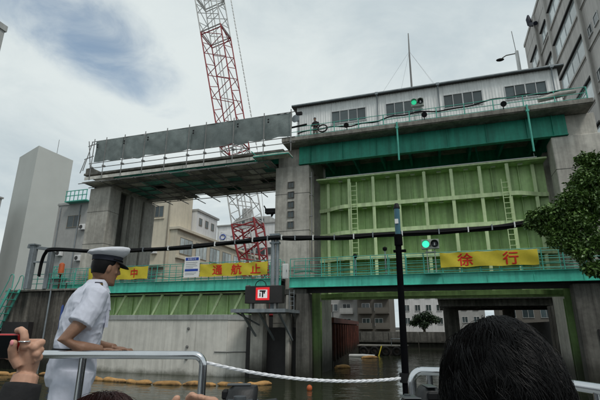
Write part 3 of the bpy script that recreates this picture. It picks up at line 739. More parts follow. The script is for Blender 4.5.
def speakers():
    # horn and flood lamps on the upper deck
    t = thing('horn_speaker', 'grey horn loudspeaker on a post at the left end of the upper deck', 'loudspeaker', (-8.6, 26.4, 15.67))
    MB().tube([(-8.6, 26.4, 15.67), (-8.6, 26.4, 17.6)], 0.04, 7).build('post', 'galv', t)
    MB().tube([(-8.6, 26.35, 17.1), (-8.65, 26.1, 17.1), (-8.7, 25.9, 17.08)], [0.07, 0.15, 0.28], 16).build('horn', 'galv', t, smooth=True)
    B(-8.8, -8.35, 26.3, 26.5, 17.6, 17.8).build('lamp_box', 'black', t)
    MB().tube([(-9.3, 26.1, 16.5), (-7.9, 26.1, 16.62)], 0.07, 8).build('lamp_tube', 'black', t)
    for i, x in enumerate((-5.05, 4.62, -0.0)):
        labs = ('dark flood lamp on the upper deck rail below the leftmost window', 'dark flood lamp on the upper deck rail left of the rightmost window', 'dark flood lamp on the upper deck rail right of the green signal')
        z = 16.0; t = thing('flood_lamp', labs[i], 'lamp', (x, 26.0, 15.71), 'flood lamps on the upper deck')
        MB().tube([(x, 26.05, 15.71), (x, 26.0, z)], 0.03, 6).build('stem', 'black', t)
        MB().tube([(x, 26.05, z+0.05), (x, 25.85, z), (x, 25.8, z-0.02)], [0.1, 0.17, 0.18], 12).build('head', 'black', t, smooth=True)
    # ring (life buoy) dark on the rail
    m = MB(); rg = []
    for i in range(21):
        a = 2*math.pi*i/20; c = Vector((-6.75+0.32*math.cos(a), 26.05, 16.12+0.26*math.sin(a))); rg.append(c)
    m.tube(rg, 0.05, 6); tag(m.build('life_ring', 'black', smooth=True), 'dark life ring on the upper deck rail right of the worker', 'life ring')
    labs = ('small lamp on a post on the right walkway, left of the boat mast', 'small lamp on a post on the right walkway by the gate ladder')
    for i, (x, z) in enumerate(((-2.98, 7.66), (-4.83, 7.3))):
        t = thing('lamp_post', labs[i], 'lamp', (x, 26.3, 5.98), 'small lamps on the right walkway')
        MB().tube([(x, 26.3, 5.98), (x, 26.3, z-0.2)], 0.04, 7).build('post', 'galv', t)
        MB().tube([(x, 26.3, z-0.2), (x, 26.3, z-0.15), (x, 26.3, z), (x, 26.3, z+0.06)], [0.06, 0.13, 0.14, 0.05], 12).build('lamp_head', 'black', t, smooth=True)
    for i in range(2):
        x = 8.2+0.9*i
    # pale tarp-wrapped pipes at the right end of the deck
    m = MB().tube([(6.6, 26.3, 16.15), (7.6, 26.25, 16.3), (8.6, 26.25, 16.42)], [0.14, 0.2, 0.13], 10); tag(m.build('wrapped_bundle', 'board_light', smooth=True), 'pale wrapped bundle lying along the right end of the upper rail', 'bundle')
speakers()

# ------------------------------------------------------------------ LED sign on its bracket platform, pole and cable
def led():
    t = thing('sign_platform', 'grey steel bracket platform carrying the sign box on the central pier', 'platform', (-10, 25, 3.3))
    m = MB().box(-11.75, -8.4, 23.5, 26.25, 3.9, 3.95); m.build('grating', 'pipe_steel', t)
    for y in (23.5, 26.2): B(-11.78, -8.37, y-0.04, y+0.04, 3.78, 3.98).build('edge_beam', 'galv', t)
    for x in (-11.74, -8.41): B(x-0.04, x+0.04, 23.55, 26.15, 3.79, 3.97).build('side_beam', 'galv', t)
    for x in (-11.2, -10.1, -8.9): MB().bar((x, 23.7, 3.82), (x, 26.3, 2.2), 0.1).build('strut', 'galv', t)
    MB().bar((-11.6, 23.8, 3.8), (-10.9, 26.2, 3.0), 0.08).build('strut', 'galv', t)
    t = thing('sign_box', 'dark sign box with a lit red square, on the bracket platform', 'sign', (-9.8, 23.9, 3.95))
    B(-10.98, -8.65, 23.62, 24.1, 4.3, 5.3).build('housing', 'box_dark', t, bevel=0.02)
    for x in (-10.6, -9.1): B(x-0.06, x+0.06, 23.7, 24.05, 3.955, 4.298).build('foot', 'pipe_steel', t)
    a, b, c, d = -10.27, -9.42, 4.47, 5.2
    f = MB(); w = 0.12
    f.box(a, b, 23.585, 23.618, d-w, d).box(a, b, 23.585, 23.618, c, c+w).box(a, a+w, 23.585, 23.618, c+w, d-w).box(b-w, b, 23.585, 23.618, c+w, d-w)
    f.build('red_frame', 'led_red', t)
    B(a+w, b-w, 23.6, 23.618, c+w, d-w).build('white_panel', 'led_white', t)
    mk = MB().box(-9.88, -9.80, 23.588, 23.599, c+0.17, d-0.2).box(-10.03, -9.65, 23.588, 23.599, d-0.25, d-0.17).box(-10.03, -9.97, 23.588, 23.599, c+0.2, c+0.42).box(-9.78, -9.70, 23.588, 23.599, d-0.36, d-0.25)
    mk.build('black_mark', 'black', t)
    for x in (-10.9, -9.3): B(x-0.05, x+0.15, 23.66, 23.9, 5.302, 5.36).build('lug_or_sky_patch', 'pipe_steel', t)
    hb = MB(); pts = []
    for i in range(9):
        a_ = math.pi*i/8; pts.append((-10.1-0.35*math.cos(a_), 23.9, 5.3+0.35*math.sin(a_)))
    hb.tube(pts, 0.025, 6).build('cable_loop', 'cable_black', t, smooth=True)
    t = thing('cable_pole', 'galvanised steel pole carrying the black cable behind the sign box', 'pole', (-9.42, 24.4, 3.95))
    MB().tube([(-9.55, 24.4, 3.96), (-9.55, 24.4, 8.5)], 0.14, 12).build('pole', 'galv', t, smooth=True)
    MB().tube([(-9.28, 24.45, 3.96), (-9.28, 24.45, 8.4)], 0.11, 12).build('pole', 'galv', t, smooth=True)
    B(-9.75, -9.12, 24.25, 24.55, 7.9, 8.0).build('clamp', 'galv', t); B(-9.75, -9.12, 24.22, 24.58, 8.4, 8.52).build('head_plate', 'galv', t)
    # cable bundle from the gantry over the pole to the right bank
    t = thing('overhead_cable', 'thick black cable bundle strung across the whole canal', 'cable', (-9, 24.2, 8.0))
    P = [(-28.2, 24.6, 6.6), (-28.05, 24.5, 7.6), (-27.6, 24.3, 8.25), (-26.8, 24.2, 8.43), (-22.4, 24.2, 8.08), (-18.2, 24.2, 8.01), (-14.5, 24.2, 8.07), (-11.6, 24.2, 8.2), (-9.5, 24.2, 8.3), (-7.7, 24.2, 8.18), (-5.2, 24.2, 8.08), (-2.9, 24.2, 8.1), (0.8, 24.2, 8.08), (3.3, 24.2, 8.15), (5.5, 24.2, 8.36), (9.0, 24.2, 8.6), (10.9, 24.2, 8.75)]
    def smooth_path(P, k=6):
        out = []
        for i in range(len(P)-1):
            p0, p1, p2, p3 = [Vector(P[max(0, min(len(P)-1, i+j))]) for j in (-1, 0, 1, 2)]
            for s in range(k):
                u = s/k; out.append(0.5*((2*p1)+(p2-p0)*u+(2*p0-5*p1+4*p2-p3)*u*u+(3*p1-p0-3*p2+p3)*u**3))
        out.append(Vector(P[-1])); return out
    for off, r, nm in (((0, 0, 0), 0.085, 'cable'), ((0, 0.05, -0.13), 0.07, 'cable'), ((0, -0.09, -0.07), 0.05, 'cable')):
        wob = smooth_path(P)
        MB().tube([p+Vector(off)+Vector((0, 0, 0.02*math.sin(i*0.7+r*90))) for i, p in enumerate(wob)], r, 8).build(nm, 'cable_black', t, smooth=True)
    sp = smooth_path(P, 6); 
    for i in range(26, len(sp)-8, 3):
        p = sp[i]; B(p.x-0.03, p.x+0.03, p.y-0.15, p.y+0.12, p.z-0.2, p.z+0.1).build('cable_tie', 'galv' if i % 2 else 'white_paint', t)
    # end post on the right bank
    t = thing('cable_post', 'grey steel post holding the cable on the right bank behind the tree', 'pole', (10.9, 24.2, 3.6))
    MB().tube([(10.9, 24.2, 3.6), (10.9, 24.2, 9.0)], 0.14, 10).build('pole', 'galv', t, smooth=True); B(10.6, 11.2, 24.05, 24.35, 8.4, 8.5).build('arm', 'galv', t)
led()
t = thing('canal_sign', 'small dark sign with a white mark on the base of the right pier', 'sign', (7.95, 26.2, 2.1))
B(7.5, 8.4, 26.24, 26.296, 2.1, 2.95).build('board', 'box_dark', t, bevel=0.01)
MB().bar((7.72, 26.23, 2.72), (7.9, 26.23, 2.32), 0.08, 0.012, (0, 1, 0)).build('white_mark', 'sign_white', t); MB().bar((8.12, 26.231, 2.72), (7.94, 26.231, 2.32), 0.08, 0.012, (0, 1, 0)).build('white_mark', 'sign_white', t)

def left_quay():
    t = thing('quay_wall', 'dark boarded quay wall at the left end behind the phone', 'wall', (-29, 25.3, 0))
    random.seed(8); x = -31.6
    while x < -25.1:
        w = random.choice((0.22, 0.28, 0.34)); piece('plank', 'timber', t, x+w/2, 25.2+random.choice((0, 0.015, 0.03)), 2.25, w-0.02, 0.12, 6.3); x += w
    B(-31.6, -25.0, 25.28, 25.55, -0.9, 5.45).build('backing', 'concrete_dark', t); B(-31.7, -24.95, 24.95, 26.2, 5.452, 5.6).build('coping', 'concrete_slab', t, bevel=0.02)
    B(-31.0, -28.5, 24.7, 25.1, 0.7, 3.25).build('dark_panel', 'box_dark', t)
    for i, (x, r) in enumerate(((-27.25, 0.06), (-25.9, 0.05))): MB().tube([(x, 25.0, -0.8), (x, 25.0, 6.0)], r, 8).build('drain_pipe', 'galv' if i == 0 else 'timber', t, smooth=True)
    for x, lab in ((-25.2, 'left of two dark blue mooring pipes beside the left quay'), (-24.85, 'right of two dark blue mooring pipes beside the left quay')):
        tag(MB().tube([(x, 24.3, -1), (x, 24.3, 4.3), (x+0.02, 24.3, 4.4)], [0.085, 0.085, 0.03], 10).build('mooring_pipe', 'blue_pipe', smooth=True), lab, 'pipe', 'blue mooring pipes')
    for x0, x1, z0, z1, m, nm, lab, cat in ((-24.6, -23.6, 0, 3.1, 'wall_cap', 'concrete_block', 'pale grey concrete block at the foot of the left pier behind the officer', 'block'),):
        tag(B(x0, x1, 24.4, 25.6, -0.8, z1).build(nm, m, bevel=0.03), lab, cat)
    # gantry
    t = thing('cable_gantry', 'grey steel gantry frame at the left quay where the cable comes down', 'gantry', (-28.6, 24.6, 5.6))
    B(-29.35, -28.95, 24.4, 24.8, 5.602, 8.85).build('post', 'galv', t, bevel=0.02); B(-28.05, -27.7, 24.9, 25.3, 5.602, 8.4).build('post', 'galv', t, bevel=0.02)
    MB().bar((-29.7, 24.55, 8.78), (-27.3, 25.15, 8.5), 0.22).build('beam', 'galv', t); MB().bar((-29.0, 24.6, 7.6), (-28.0, 25.0, 7.6), 0.12).build('tie_beam', 'galv', t)
    B(-29.45, -28.85, 24.3, 24.9, 8.852, 8.95).build('cap_plate', 'galv', t)
    t = thing('warning_cylinder', 'rusty orange cylinder on a stand beside the gantry', 'cylinder', (-27.3, 25.7, 5.6))
    MB().tube([(-27.35, 25.7, 5.602), (-27.35, 25.7, 6.7)], 0.06, 8).build('stand', 'rust_pile', t); MB().tube([(-27.35, 25.7, 6.7), (-27.35, 25.7, 6.75), (-27.35, 25.7, 7.5), (-27.35, 25.7, 7.55), (-27.35, 25.7, 7.62)], [0.1, 0.2, 0.2, 0.17, 0.08], 14).build('cylinder', 'orange_paint', t, smooth=True)
    t = thing('quay_railing', 'teal pipe railing along the left quay edge', 'railing', (-28, 25.0, 5.6))
    railing(t, -29.9, -25.3, 25.02, 5.602, (0.4, 0.75, 1.1), 'rail_teal', 1.15, 0.026, 0.03)
    # stairs down to the water with hooped handrails
    t = thing('quay_stairs', 'teal steel stairs with hooped handrails at the left edge', 'stairs', (-30.5, 24.4, 0))
    for s in range(9):
        piece('tread', 'rail_teal', t, -30.35-0.22*s, 24.45, 5.35-0.5*s, 0.5, 0.8, 0.05)
    for y in (24.05, 24.85):
        MB().bar((-30.1, y, 5.6), (-32.4, y, 0.6), 0.06, 0.2).build('stringer', 'rail_teal', t)
        pts = [(-29.95, y, 5.6), (-29.95, y, 6.45)]+[(-30.15+0.2*math.cos(a), y, 6.45+0.2*math.sin(a)) for a in [math.pi*i/6 for i in range(1, 6)]]+[(-30.35, y, 6.45), (-30.4, y, 6.2), (-32.5, y, 1.6)]
        MB().tube(pts, 0.032, 7).build('handrail', 'rail_teal', t, smooth=True)
        for z, x in ((4.2, -31.2), (2.8, -31.85)): MB().tube([(x, y, z-0.9), (x, y, z+0.25)], 0.025, 6).build('baluster', 'rail_teal', t)
    for z in (4.9, 4.0, 2.9, 1.9): MB().tube([(-33, 24.0, z), (-30.9, 24.0, z)], 0.04, 6).build('landing_rail', 'rail_teal', t)
left_quay()

# ------------------------------------------------------------------ buildings
def win_grid(parent, face, us, zs, w, h, m='glass_dark', frame='alu', panes=2, proud=0.05):
    """face = ('y', y) looking to -Y, ('x', x, s) looking along s*X"""
    for u in us:
        for z in zs:
            fr = MB(); t_ = 0.06
            def bx(a, b, z0, z1, d0, d1):
                if face[0] == 'y': fr.box(a, b, face[1]-d1, face[1]-d0, z0, z1)
                else: fr.box(face[1]+face[2]*d0, face[1]+face[2]*d1, a, b, z0, z1)
            bx(u, u+w, z+h-t_, z+h, 0.002, proud); bx(u, u+w, z, z+t_, 0.002, proud+0.05)
            for i in range(panes+1):
                a = u+(w-t_)*i/panes; bx(a, a+t_, z+t_, z+h-t_, 0.002, proud)
            o = fr.build('window', frame, parent)
            for i in range(panes):
                a = u+(w-t_)*i/panes+t_; b = u+(w-t_)*(i+1)/panes
                if face[0] == 'y': piece('pane', m, o, (a+b)/2, face[1]-0.012, z+h/2, round(b-a, 3), 0.016, round(h-2*t_, 3))
                else: piece('pane', m, o, face[1]+face[2]*0.012, (a+b)/2, z+h/2, 0.016, round(b-a, 3), round(h-2*t_, 3))
def tower():
    t = thing('tower_block', 'tall blank white tower block at the left', 'building', (-76, 66, 2.6))
    poly = [(-74.8, 60.0), (-74.6, 68.6), (-84, 73), (-84.2, 63.6)]
    MB().prism(poly, 2.6, 37.95).build('wall', 'tower_white', t)
    MB().prism([(-75.3, 60.6), (-75.1, 68.1), (-83.5, 72.4), (-83.7, 64.1)], 37.952, 38.0).build('roof', 'tower_grey', t)
    MB().tube([(-74.9, 64.5, 37.95), (-74.9, 64.5, 41.2)], 0.05, 5).build('antenna', 'pipe_steel', t)
tower()
def low_left():
    t = thing('grey_building', 'grey concrete building with green balconies behind the left pier', 'building', (-48, 48, 2.6))
    B(-50.2, -43, 45, 56, 2.6, 19.2).build('wall', 'apartment', t)
    win_grid(t, ('y', 45.0), (-48.2,), (5.3, 15.9), 2.2, 1.7, frame='beige_dark')
    for z in (8.9, 19.3):
        b = B(-49.2 if z < 10 else -48.2, -46.6 if z < 10 else -44.5, 44.0, 44.98, z, z+0.15).build('balcony', 'rail_teal', t)
        x0, x1 = (-49.2, -46.6) if z < 10 else (-48.2, -44.5)
        for i in range(6): piece('baluster', 'rail_teal', b, x0+0.1+(x1-x0-0.2)*i/5, 44.05, z+0.85, 0.08, 0.08, 1.4)
        for h in (0.8, 1.5): B(x0, x1, 44.0, 44.08, z+h, z+h+0.1).build('rail', 'rail_teal', b)
    for x, z in ((-45.6, 15.4), (-45.6, 11.2), (-48.9, 12.0)):
        a = B(x, x+0.9, 44.55, 44.98, z, z+0.75).build('air_conditioner', 'apartment_white', t, bevel=0.03); MB().tube([(x+0.35, 44.54, z+0.37), (x+0.35, 44.52, z+0.37)], 0.27, 14).build('fan_grille', 'roof_dark', a)
    MB().tube([(-46.2, 44.9, 2.6), (-46.2, 44.9, 19.0)], 0.07, 6).build('downpipe', 'galv', t); MB().tube([(-49.6, 44.9, 2.6), (-49.6, 44.9, 19.0)], 0.06, 6).build('downpipe', 'galv', t)
    B(-50.3, -42.9, 44.9, 56.1, 19.202, 19.5).build('parapet', 'tower_grey', t)
    t = thing('corner_building', 'grey building whose parapet corner shows at the top left edge', 'building', (-66, 36, 2.6))
    B(-72, -61.6, 33, 40, 2.6, 47.2).build('wall', 'tower_grey', t); B(-72.2, -61.4, 32.8, 40.2, 47.2, 48.2).build('parapet', 'tower_grey', t)
    t = thing('low_house', 'low grey house at the left edge below the tower block', 'building', (-84, 54, 2.6))
    B(-90, -79.2, 50, 58, 2.6, 26.5).build('wall', 'tower_grey', t); B(-90.2, -79.0, 49.8, 58.2, 26.5, 26.8).build('roof', 'apartment', t)
    win_grid(t, ('y', 50.0), (-83.5,), (18.5, 14.5), 2.2, 1.6)
low_left()
def beige():
    t = thing('beige_building', 'beige rendered building with low wing seen under the scaffold', 'building', (-36, 55, 2.6))
    B(-41.5, -33.75, 48, 53.2, 2.6, 21.5).build('wall', 'beige', t)
    win_grid(t, ('y', 48.0), (-37.6,), (17.2,), 2.7, 1.6, panes=4, frame='beige_dark')
    B(-37.6, -34.0, 46.6, 47.98, 10.3, 10.55).build('canopy', 'beige_dark', t, bevel=0.05)
    B(-36.9, -35.3, 47.95, 47.99, 7.5, 9.8).build('doorway', 'glass_dark', t)
    MB().tube([(-34.0, 47.9, 2.6), (-34.0, 47.9, 21.0)], 0.07, 6).build('downpipe', 'beige_dark', t)
    for x, z in ((-38.6, 12.2), (-36.2, 12.2)):
        a = B(x, x+0.95, 47.5, 47.98, z, z+0.75).build('air_conditioner', 'apartment_white', t, bevel=0.03); MB().tube([(x+0.36, 47.49, z+0.37), (x+0.36, 47.47, z+0.37)], 0.27, 14).build('fan_grille', 'roof_dark', a)
    B(-37.8, -34.7, 47.85, 47.998, 16.95, 17.15).build('sill', 'beige', t)
    W = -32.6                                   # wing running back along the canal
    w = B(-33.74, W, 48.2, 92, 2.6, 15.4).build('wing', 'beige', t)
    B(-33.74, W+0.4, 48.0, 92.2, 15.41, 15.8).build('cornice', 'beige', w, bevel=0.03)
    B(W+0.001, W+0.3, 48.15, 92, 11.6, 11.9).build('string_course', 'beige', w)
    win_grid(t, ('x', W, 1), [49.0, 53.0, 57.0, 61.0, 65.0, 69.0, 73.0, 77.0], (12.3,), 3.1, 2.2, 'glass_pale', 'beige_dark', panes=3)
    h = B(-34.5, -33.0, 53.4, 59.5, 15.82, 19.3).build('roof_house', 'apartment_white', t)
    B(-34.6, -32.8, 53.3, 59.8, 19.31, 19.6).build('eave', 'apartment', h)
    win_grid(t, ('x', -33.0, 1), [54.0, 55.8, 57.6], (17.3,), 0.9, 1.1, panes=1, frame='beige_dark')
    r = MB()
    for z in (16.3, 16.9, 17.4): r.tube([(W+0.1, 60, z), (W+0.1, 85, z)], 0.03, 5)
    rr = r.build('roof_railing', 'alu', t)
    for i in range(14): piece('post', 'alu', rr, W+0.1, 60+25*i/13, 16.6, 0.05, 0.05, 1.6)
beige()
def white_office():
    t = thing('white_building', 'white building with a blue round logo on its wall behind the crane', 'building', (-34, 80, 2.6))
    B(-41.5, -27.0, 75, 88, 2.6, 22.2).build('wall', 'apartment_white', t); B(-38.5, -31, 77, 86, 22.2, 24.2).build('roof_house', 'apartment', t)
    B(-41.7, -26.8, 74.8, 88.2, 22.21, 22.45).build('parapet', 'apartment', t)
    MB().tube([(-36.5, 78, 24.2), (-36.5, 78, 26.2)], 1.0, 12).build('water_tank', 'apartment', t, smooth=True)
    win_grid(t, ('y', 75.0), [-39.6, -37.4, -35.2, -33.0, -30.8], (16.0, 12.6), 2.0, 1.5, frame='apartment', panes=2)
    win_grid(t, ('y', 77.0), [-37.6, -35.4, -33.4], (22.8,), 1.2, 1.0, frame='apartment', panes=1)
    B(-41.0, -35.8, 74.9, 74.98, 18.8, 21.2).build('sign_panel', 'sign_white', t)
    m = MB(); m.tube([(-40.1+0.5*math.cos(a)*1.15, 74.86, 20.0+0.5*math.sin(a)) for a in [2*math.pi*i/16 for i in range(17)]], 0.11, 6); m.build('logo', 'sign_blue', t, smooth=True)
    for x in (-38.4, -37.5, -36.6): B(x, x+0.5, 74.87, 74.895, 19.85, 20.15).build('lettering', 'galv', t)
white_office()
def office():
    t = thing('office_building', 'tall grey office building with rows of windows at the upper right', 'building', (16, 42, 3.6))
    XF, Y0, Y1, ZT = 12.0, 27.5, 49.5, 34.9
    B(XF, 26, Y0, Y1, 3.6, ZT).build('wall', 'office_grey', t)
    B(XF-0.08, 26.1, Y0-0.1, Y1+0.1, ZT+0.002, ZT+0.35).build('parapet', 'office_band', t)
    for k in range(8):
        zt = 31.55-3.62*k                      # window head of the storey
        for ya, yb in ((32.75, 39.35), (40.3, 42.5), (44.4, 47.6)): B(XF-0.2, XF-0.001, ya, yb, zt+0.02, zt+0.14).build('lintel', 'roof_dark', t)
        B(XF-0.10, XF-0.001, Y0, Y1, zt-1.72, zt-1.56).build('sill_band', 'office_band', t)
        win_grid(t, ('x', XF, -1), [32.9], (zt-1.55,), 6.3, 1.5, 'glass_pale', 'alu', panes=4)
        win_grid(t, ('x', XF, -1), [40.4], (zt-1.3,), 2.0, 1.2, 'glass_pale', 'alu', panes=2)
        win_grid(t, ('x', XF, -1), [44.5], (zt-1.55,), 3.0, 1.5, 'glass_pale', 'alu', panes=2)
        for y in (31.05, 29.75): win_grid(t, ('x', XF, -1), [y], (zt-1.0,), 0.85, 0.85, 'glass_dark', 'alu', panes=1)
    for y in (32.4, 39.7, 43.7):
        B(XF-0.22, XF-0.002, y-0.16, y+0.16, 3.6, ZT-0.2).build('pilaster', 'office_band', t)
    for y in (32.0, 43.3): MB().tube([(XF-0.3, y, 3.6), (XF-0.3, y, 33.4)], 0.09, 8).build('downpipe', 'office_band', t, smooth=True)
    for k in range(9): piece('panel_joint', 'roof_dark', t, XF-0.004, (Y0+Y1)/2, 33.3-3.62*k, 0.012, Y1-Y0-0.4, 0.03)
    t = thing('wall_speaker', 'dark blue angled fixture mounted on the roof edge of the grey office building', 'fixture', (11.7, 44.0, 33.2))
    MB().tube([(11.98, 44.3, 33.9), (11.5, 44.3, 34.0)], 0.06, 6).build('bracket', 'navy', t)
    MB().tube([(11.6, 44.5, 35.5), (11.55, 44.45, 35.0), (11.6, 44.3, 34.2)], [0.1, 0.24, 0.26], 10).build('body', 'navy', t, smooth=True)
    MB().tube([(11.6, 44.3, 34.2), (11.65, 43.3, 33.5), (11.7, 42.7, 33.1)], [0.22, 0.16, 0.22], 10).build('arm', 'navy', t, smooth=True)
    t = thing('street_lamp', 'street lamp arm on a white pole rising behind the machine house', 'street lamp', (8.55, 38, 3.6))
    MB().tube([(8.5, 38, 3.6), (8.5, 38, 27.2)], [0.24, 0.15], 10).build('pole', 'white_paint', t, smooth=True)
    MB().tube([(8.5, 38, 27.0), (7.6, 38, 26.95), (7.25, 38, 26.75)], 0.05, 6).build('arm', 'pipe_steel', t, smooth=True)
    MB().ellipsoid((7.05, 38, 26.6), 0.36, 0.18, 0.14, 10, 6).build('lamp_head', 'black', t, smooth=True)
    MB().tube([(8.45, 38, 27.2), (8.35, 38, 29.4)], 0.03, 5).build('antenna', 'pipe_steel', t)
office()

# ------------------------------------------------------------------ lattice crane
def crane():
    t = thing('lattice_crane', 'red and white lattice crane boom rising behind the scaffold', 'crane', (-24.4, 55, 2.6))
    base = Vector((-22.9, 55, 5.0)); top = Vector((-36.9, 55.5, 68.0)); L = (top-base).length; d = (top-base).normalized()
    a = Vector((0, 1, 0)); a = (a-d*a.dot(d)).normalized(); b = d.cross(a).normalized()
    def sec(s): return 0.95+0.75*min(1.0, s/10.0)+0.25*min(1, max(0, (s-25)/30))
    bounds = [0, 12.0, 20.0, 44.0, 52.0, L]; cols = ['crane_red', 'crane_white', 'crane_red', 'crane_white', 'crane_red']
    cols = ['crane_red', 'crane_white', 'crane_red', 'crane_white', 'crane_white']
    bounds = [0, 12.6, 25.0, 47.5, 56.0, L]
    for k in range(5):
        s0, s1 = bounds[k], bounds[k+1]; n = max(2, round((s1-s0)/(2.3, 3.3, 4.6, 4.6, 4.6)[k])); st = (s1-s0)/n
        def C(s, i):
            h = sec(s); sx, sy = ((-1, -1), (1, -1), (1, 1), (-1, 1))[i]; return base+d*s+a*(h*sx)+b*(h*sy)
        ch = MB(); br = MB()
        for i in range(4): ch.tube([C(s0+(s1-s0)*q/6, i) for q in range(7)], 0.105 if k else 0.15, 6)
        for q in range(n):
            sa, sb = s0+st*q, s0+st*(q+1)
            for i in range(4):
                j = (i+1) % 4
                br.tube([C(sa, i), C((sa+sb)/2, j)], 0.065 if k else 0.1, 5, False); br.tube([C((sa+sb)/2, j), C(sb, i)], 0.065 if k else 0.1, 5, False)
        for i in range(4): 
            br.tube([C(s0, i), C(s0, (i+1) % 4)], 0.12, 5); br.tube([C(s1-0.6, i), C(s1-0.6, (i+1) % 4)], 0.1, 5)
        o = ch.build('boom_section', cols[k], t, smooth=True); br.build('lacing', cols[k], o, smooth=True)
    # ladder and hoist lines inside the boom
    MB().tube([base+d*1+a*0.5, base+d*(L-1)+a*0.5], 0.09, 6).build('hoist_line', 'crane_white', t)
    MB().tube([base+d*1+b*0.3, base+d*(L-1)+b*0.3], 0.07, 6).build('hoist_line', 'crane_white', t)
    p0 = base+d*(L-4)-b*2.6; p1 = base+d*2.0-b*6.2
    side = 1 if (p1-base).x > 0 else -1
    pn = MB(); 
    pd = MB()
    q0 = Vector((-30.6, 54, 60)); q1 = Vector((-24.0, 54, 28.0))
    n = 46
    for i in range(n):
        u, w = i/n, (i+0.62)/n; pd.tube([q0.lerp(q1, u), q0.lerp(q1, w)], 0.09, 5)
    pd.tube([q0, q1], 0.03, 4); pd.build('pendant_chain', 'crane_white', t)
    MB().tube([q1, (-21.0, 53, 8.2)], 0.03, 4).build('pendant_rope', 'pipe_steel', t)
    # crawler body on the ground, hidden behind the flood wall
    B(-27.5, -19.5, 52.4, 57.6, 4.3, 7.0).build('cab_body', 'crane_red', t, bevel=0.1)
    for y in (52.0, 57.2): MB().prism([(-28, y), (-19, y), (-19, y+0.9), (-28, y+0.9)], 2.6, 4.2).build('crawler_track', 'tyre', t)
    B(-22.8, -21.5, 51.2, 52.35, 4.4, 6.8).build('driver_cab', 'glass_dark', t, bevel=0.08)
    t = thing('hook_block', 'dark hoist block jutting from the left side of the central pier', 'hook', (-11.0, 27.5, 10.7))
    MB().bar((-10.52, 27.5, 11.0), (-11.45, 27.5, 11.05), 0.14, 0.16).build('bracket', 'black', t)
    B(-11.4, -10.62, 27.3, 27.7, 10.72, 10.93).build('block', 'black', t, bevel=0.03); MB().tube([(-11.4, 27.5, 11.1), (-11.55, 27.5, 11.35)], 0.05, 6).build('arm', 'black', t); MB().tube([(-10.9, 27.5, 10.72), (-10.95, 27.5, 10.5)], [0.12, 0.06], 8).build('hook', 'black', t)
crane()

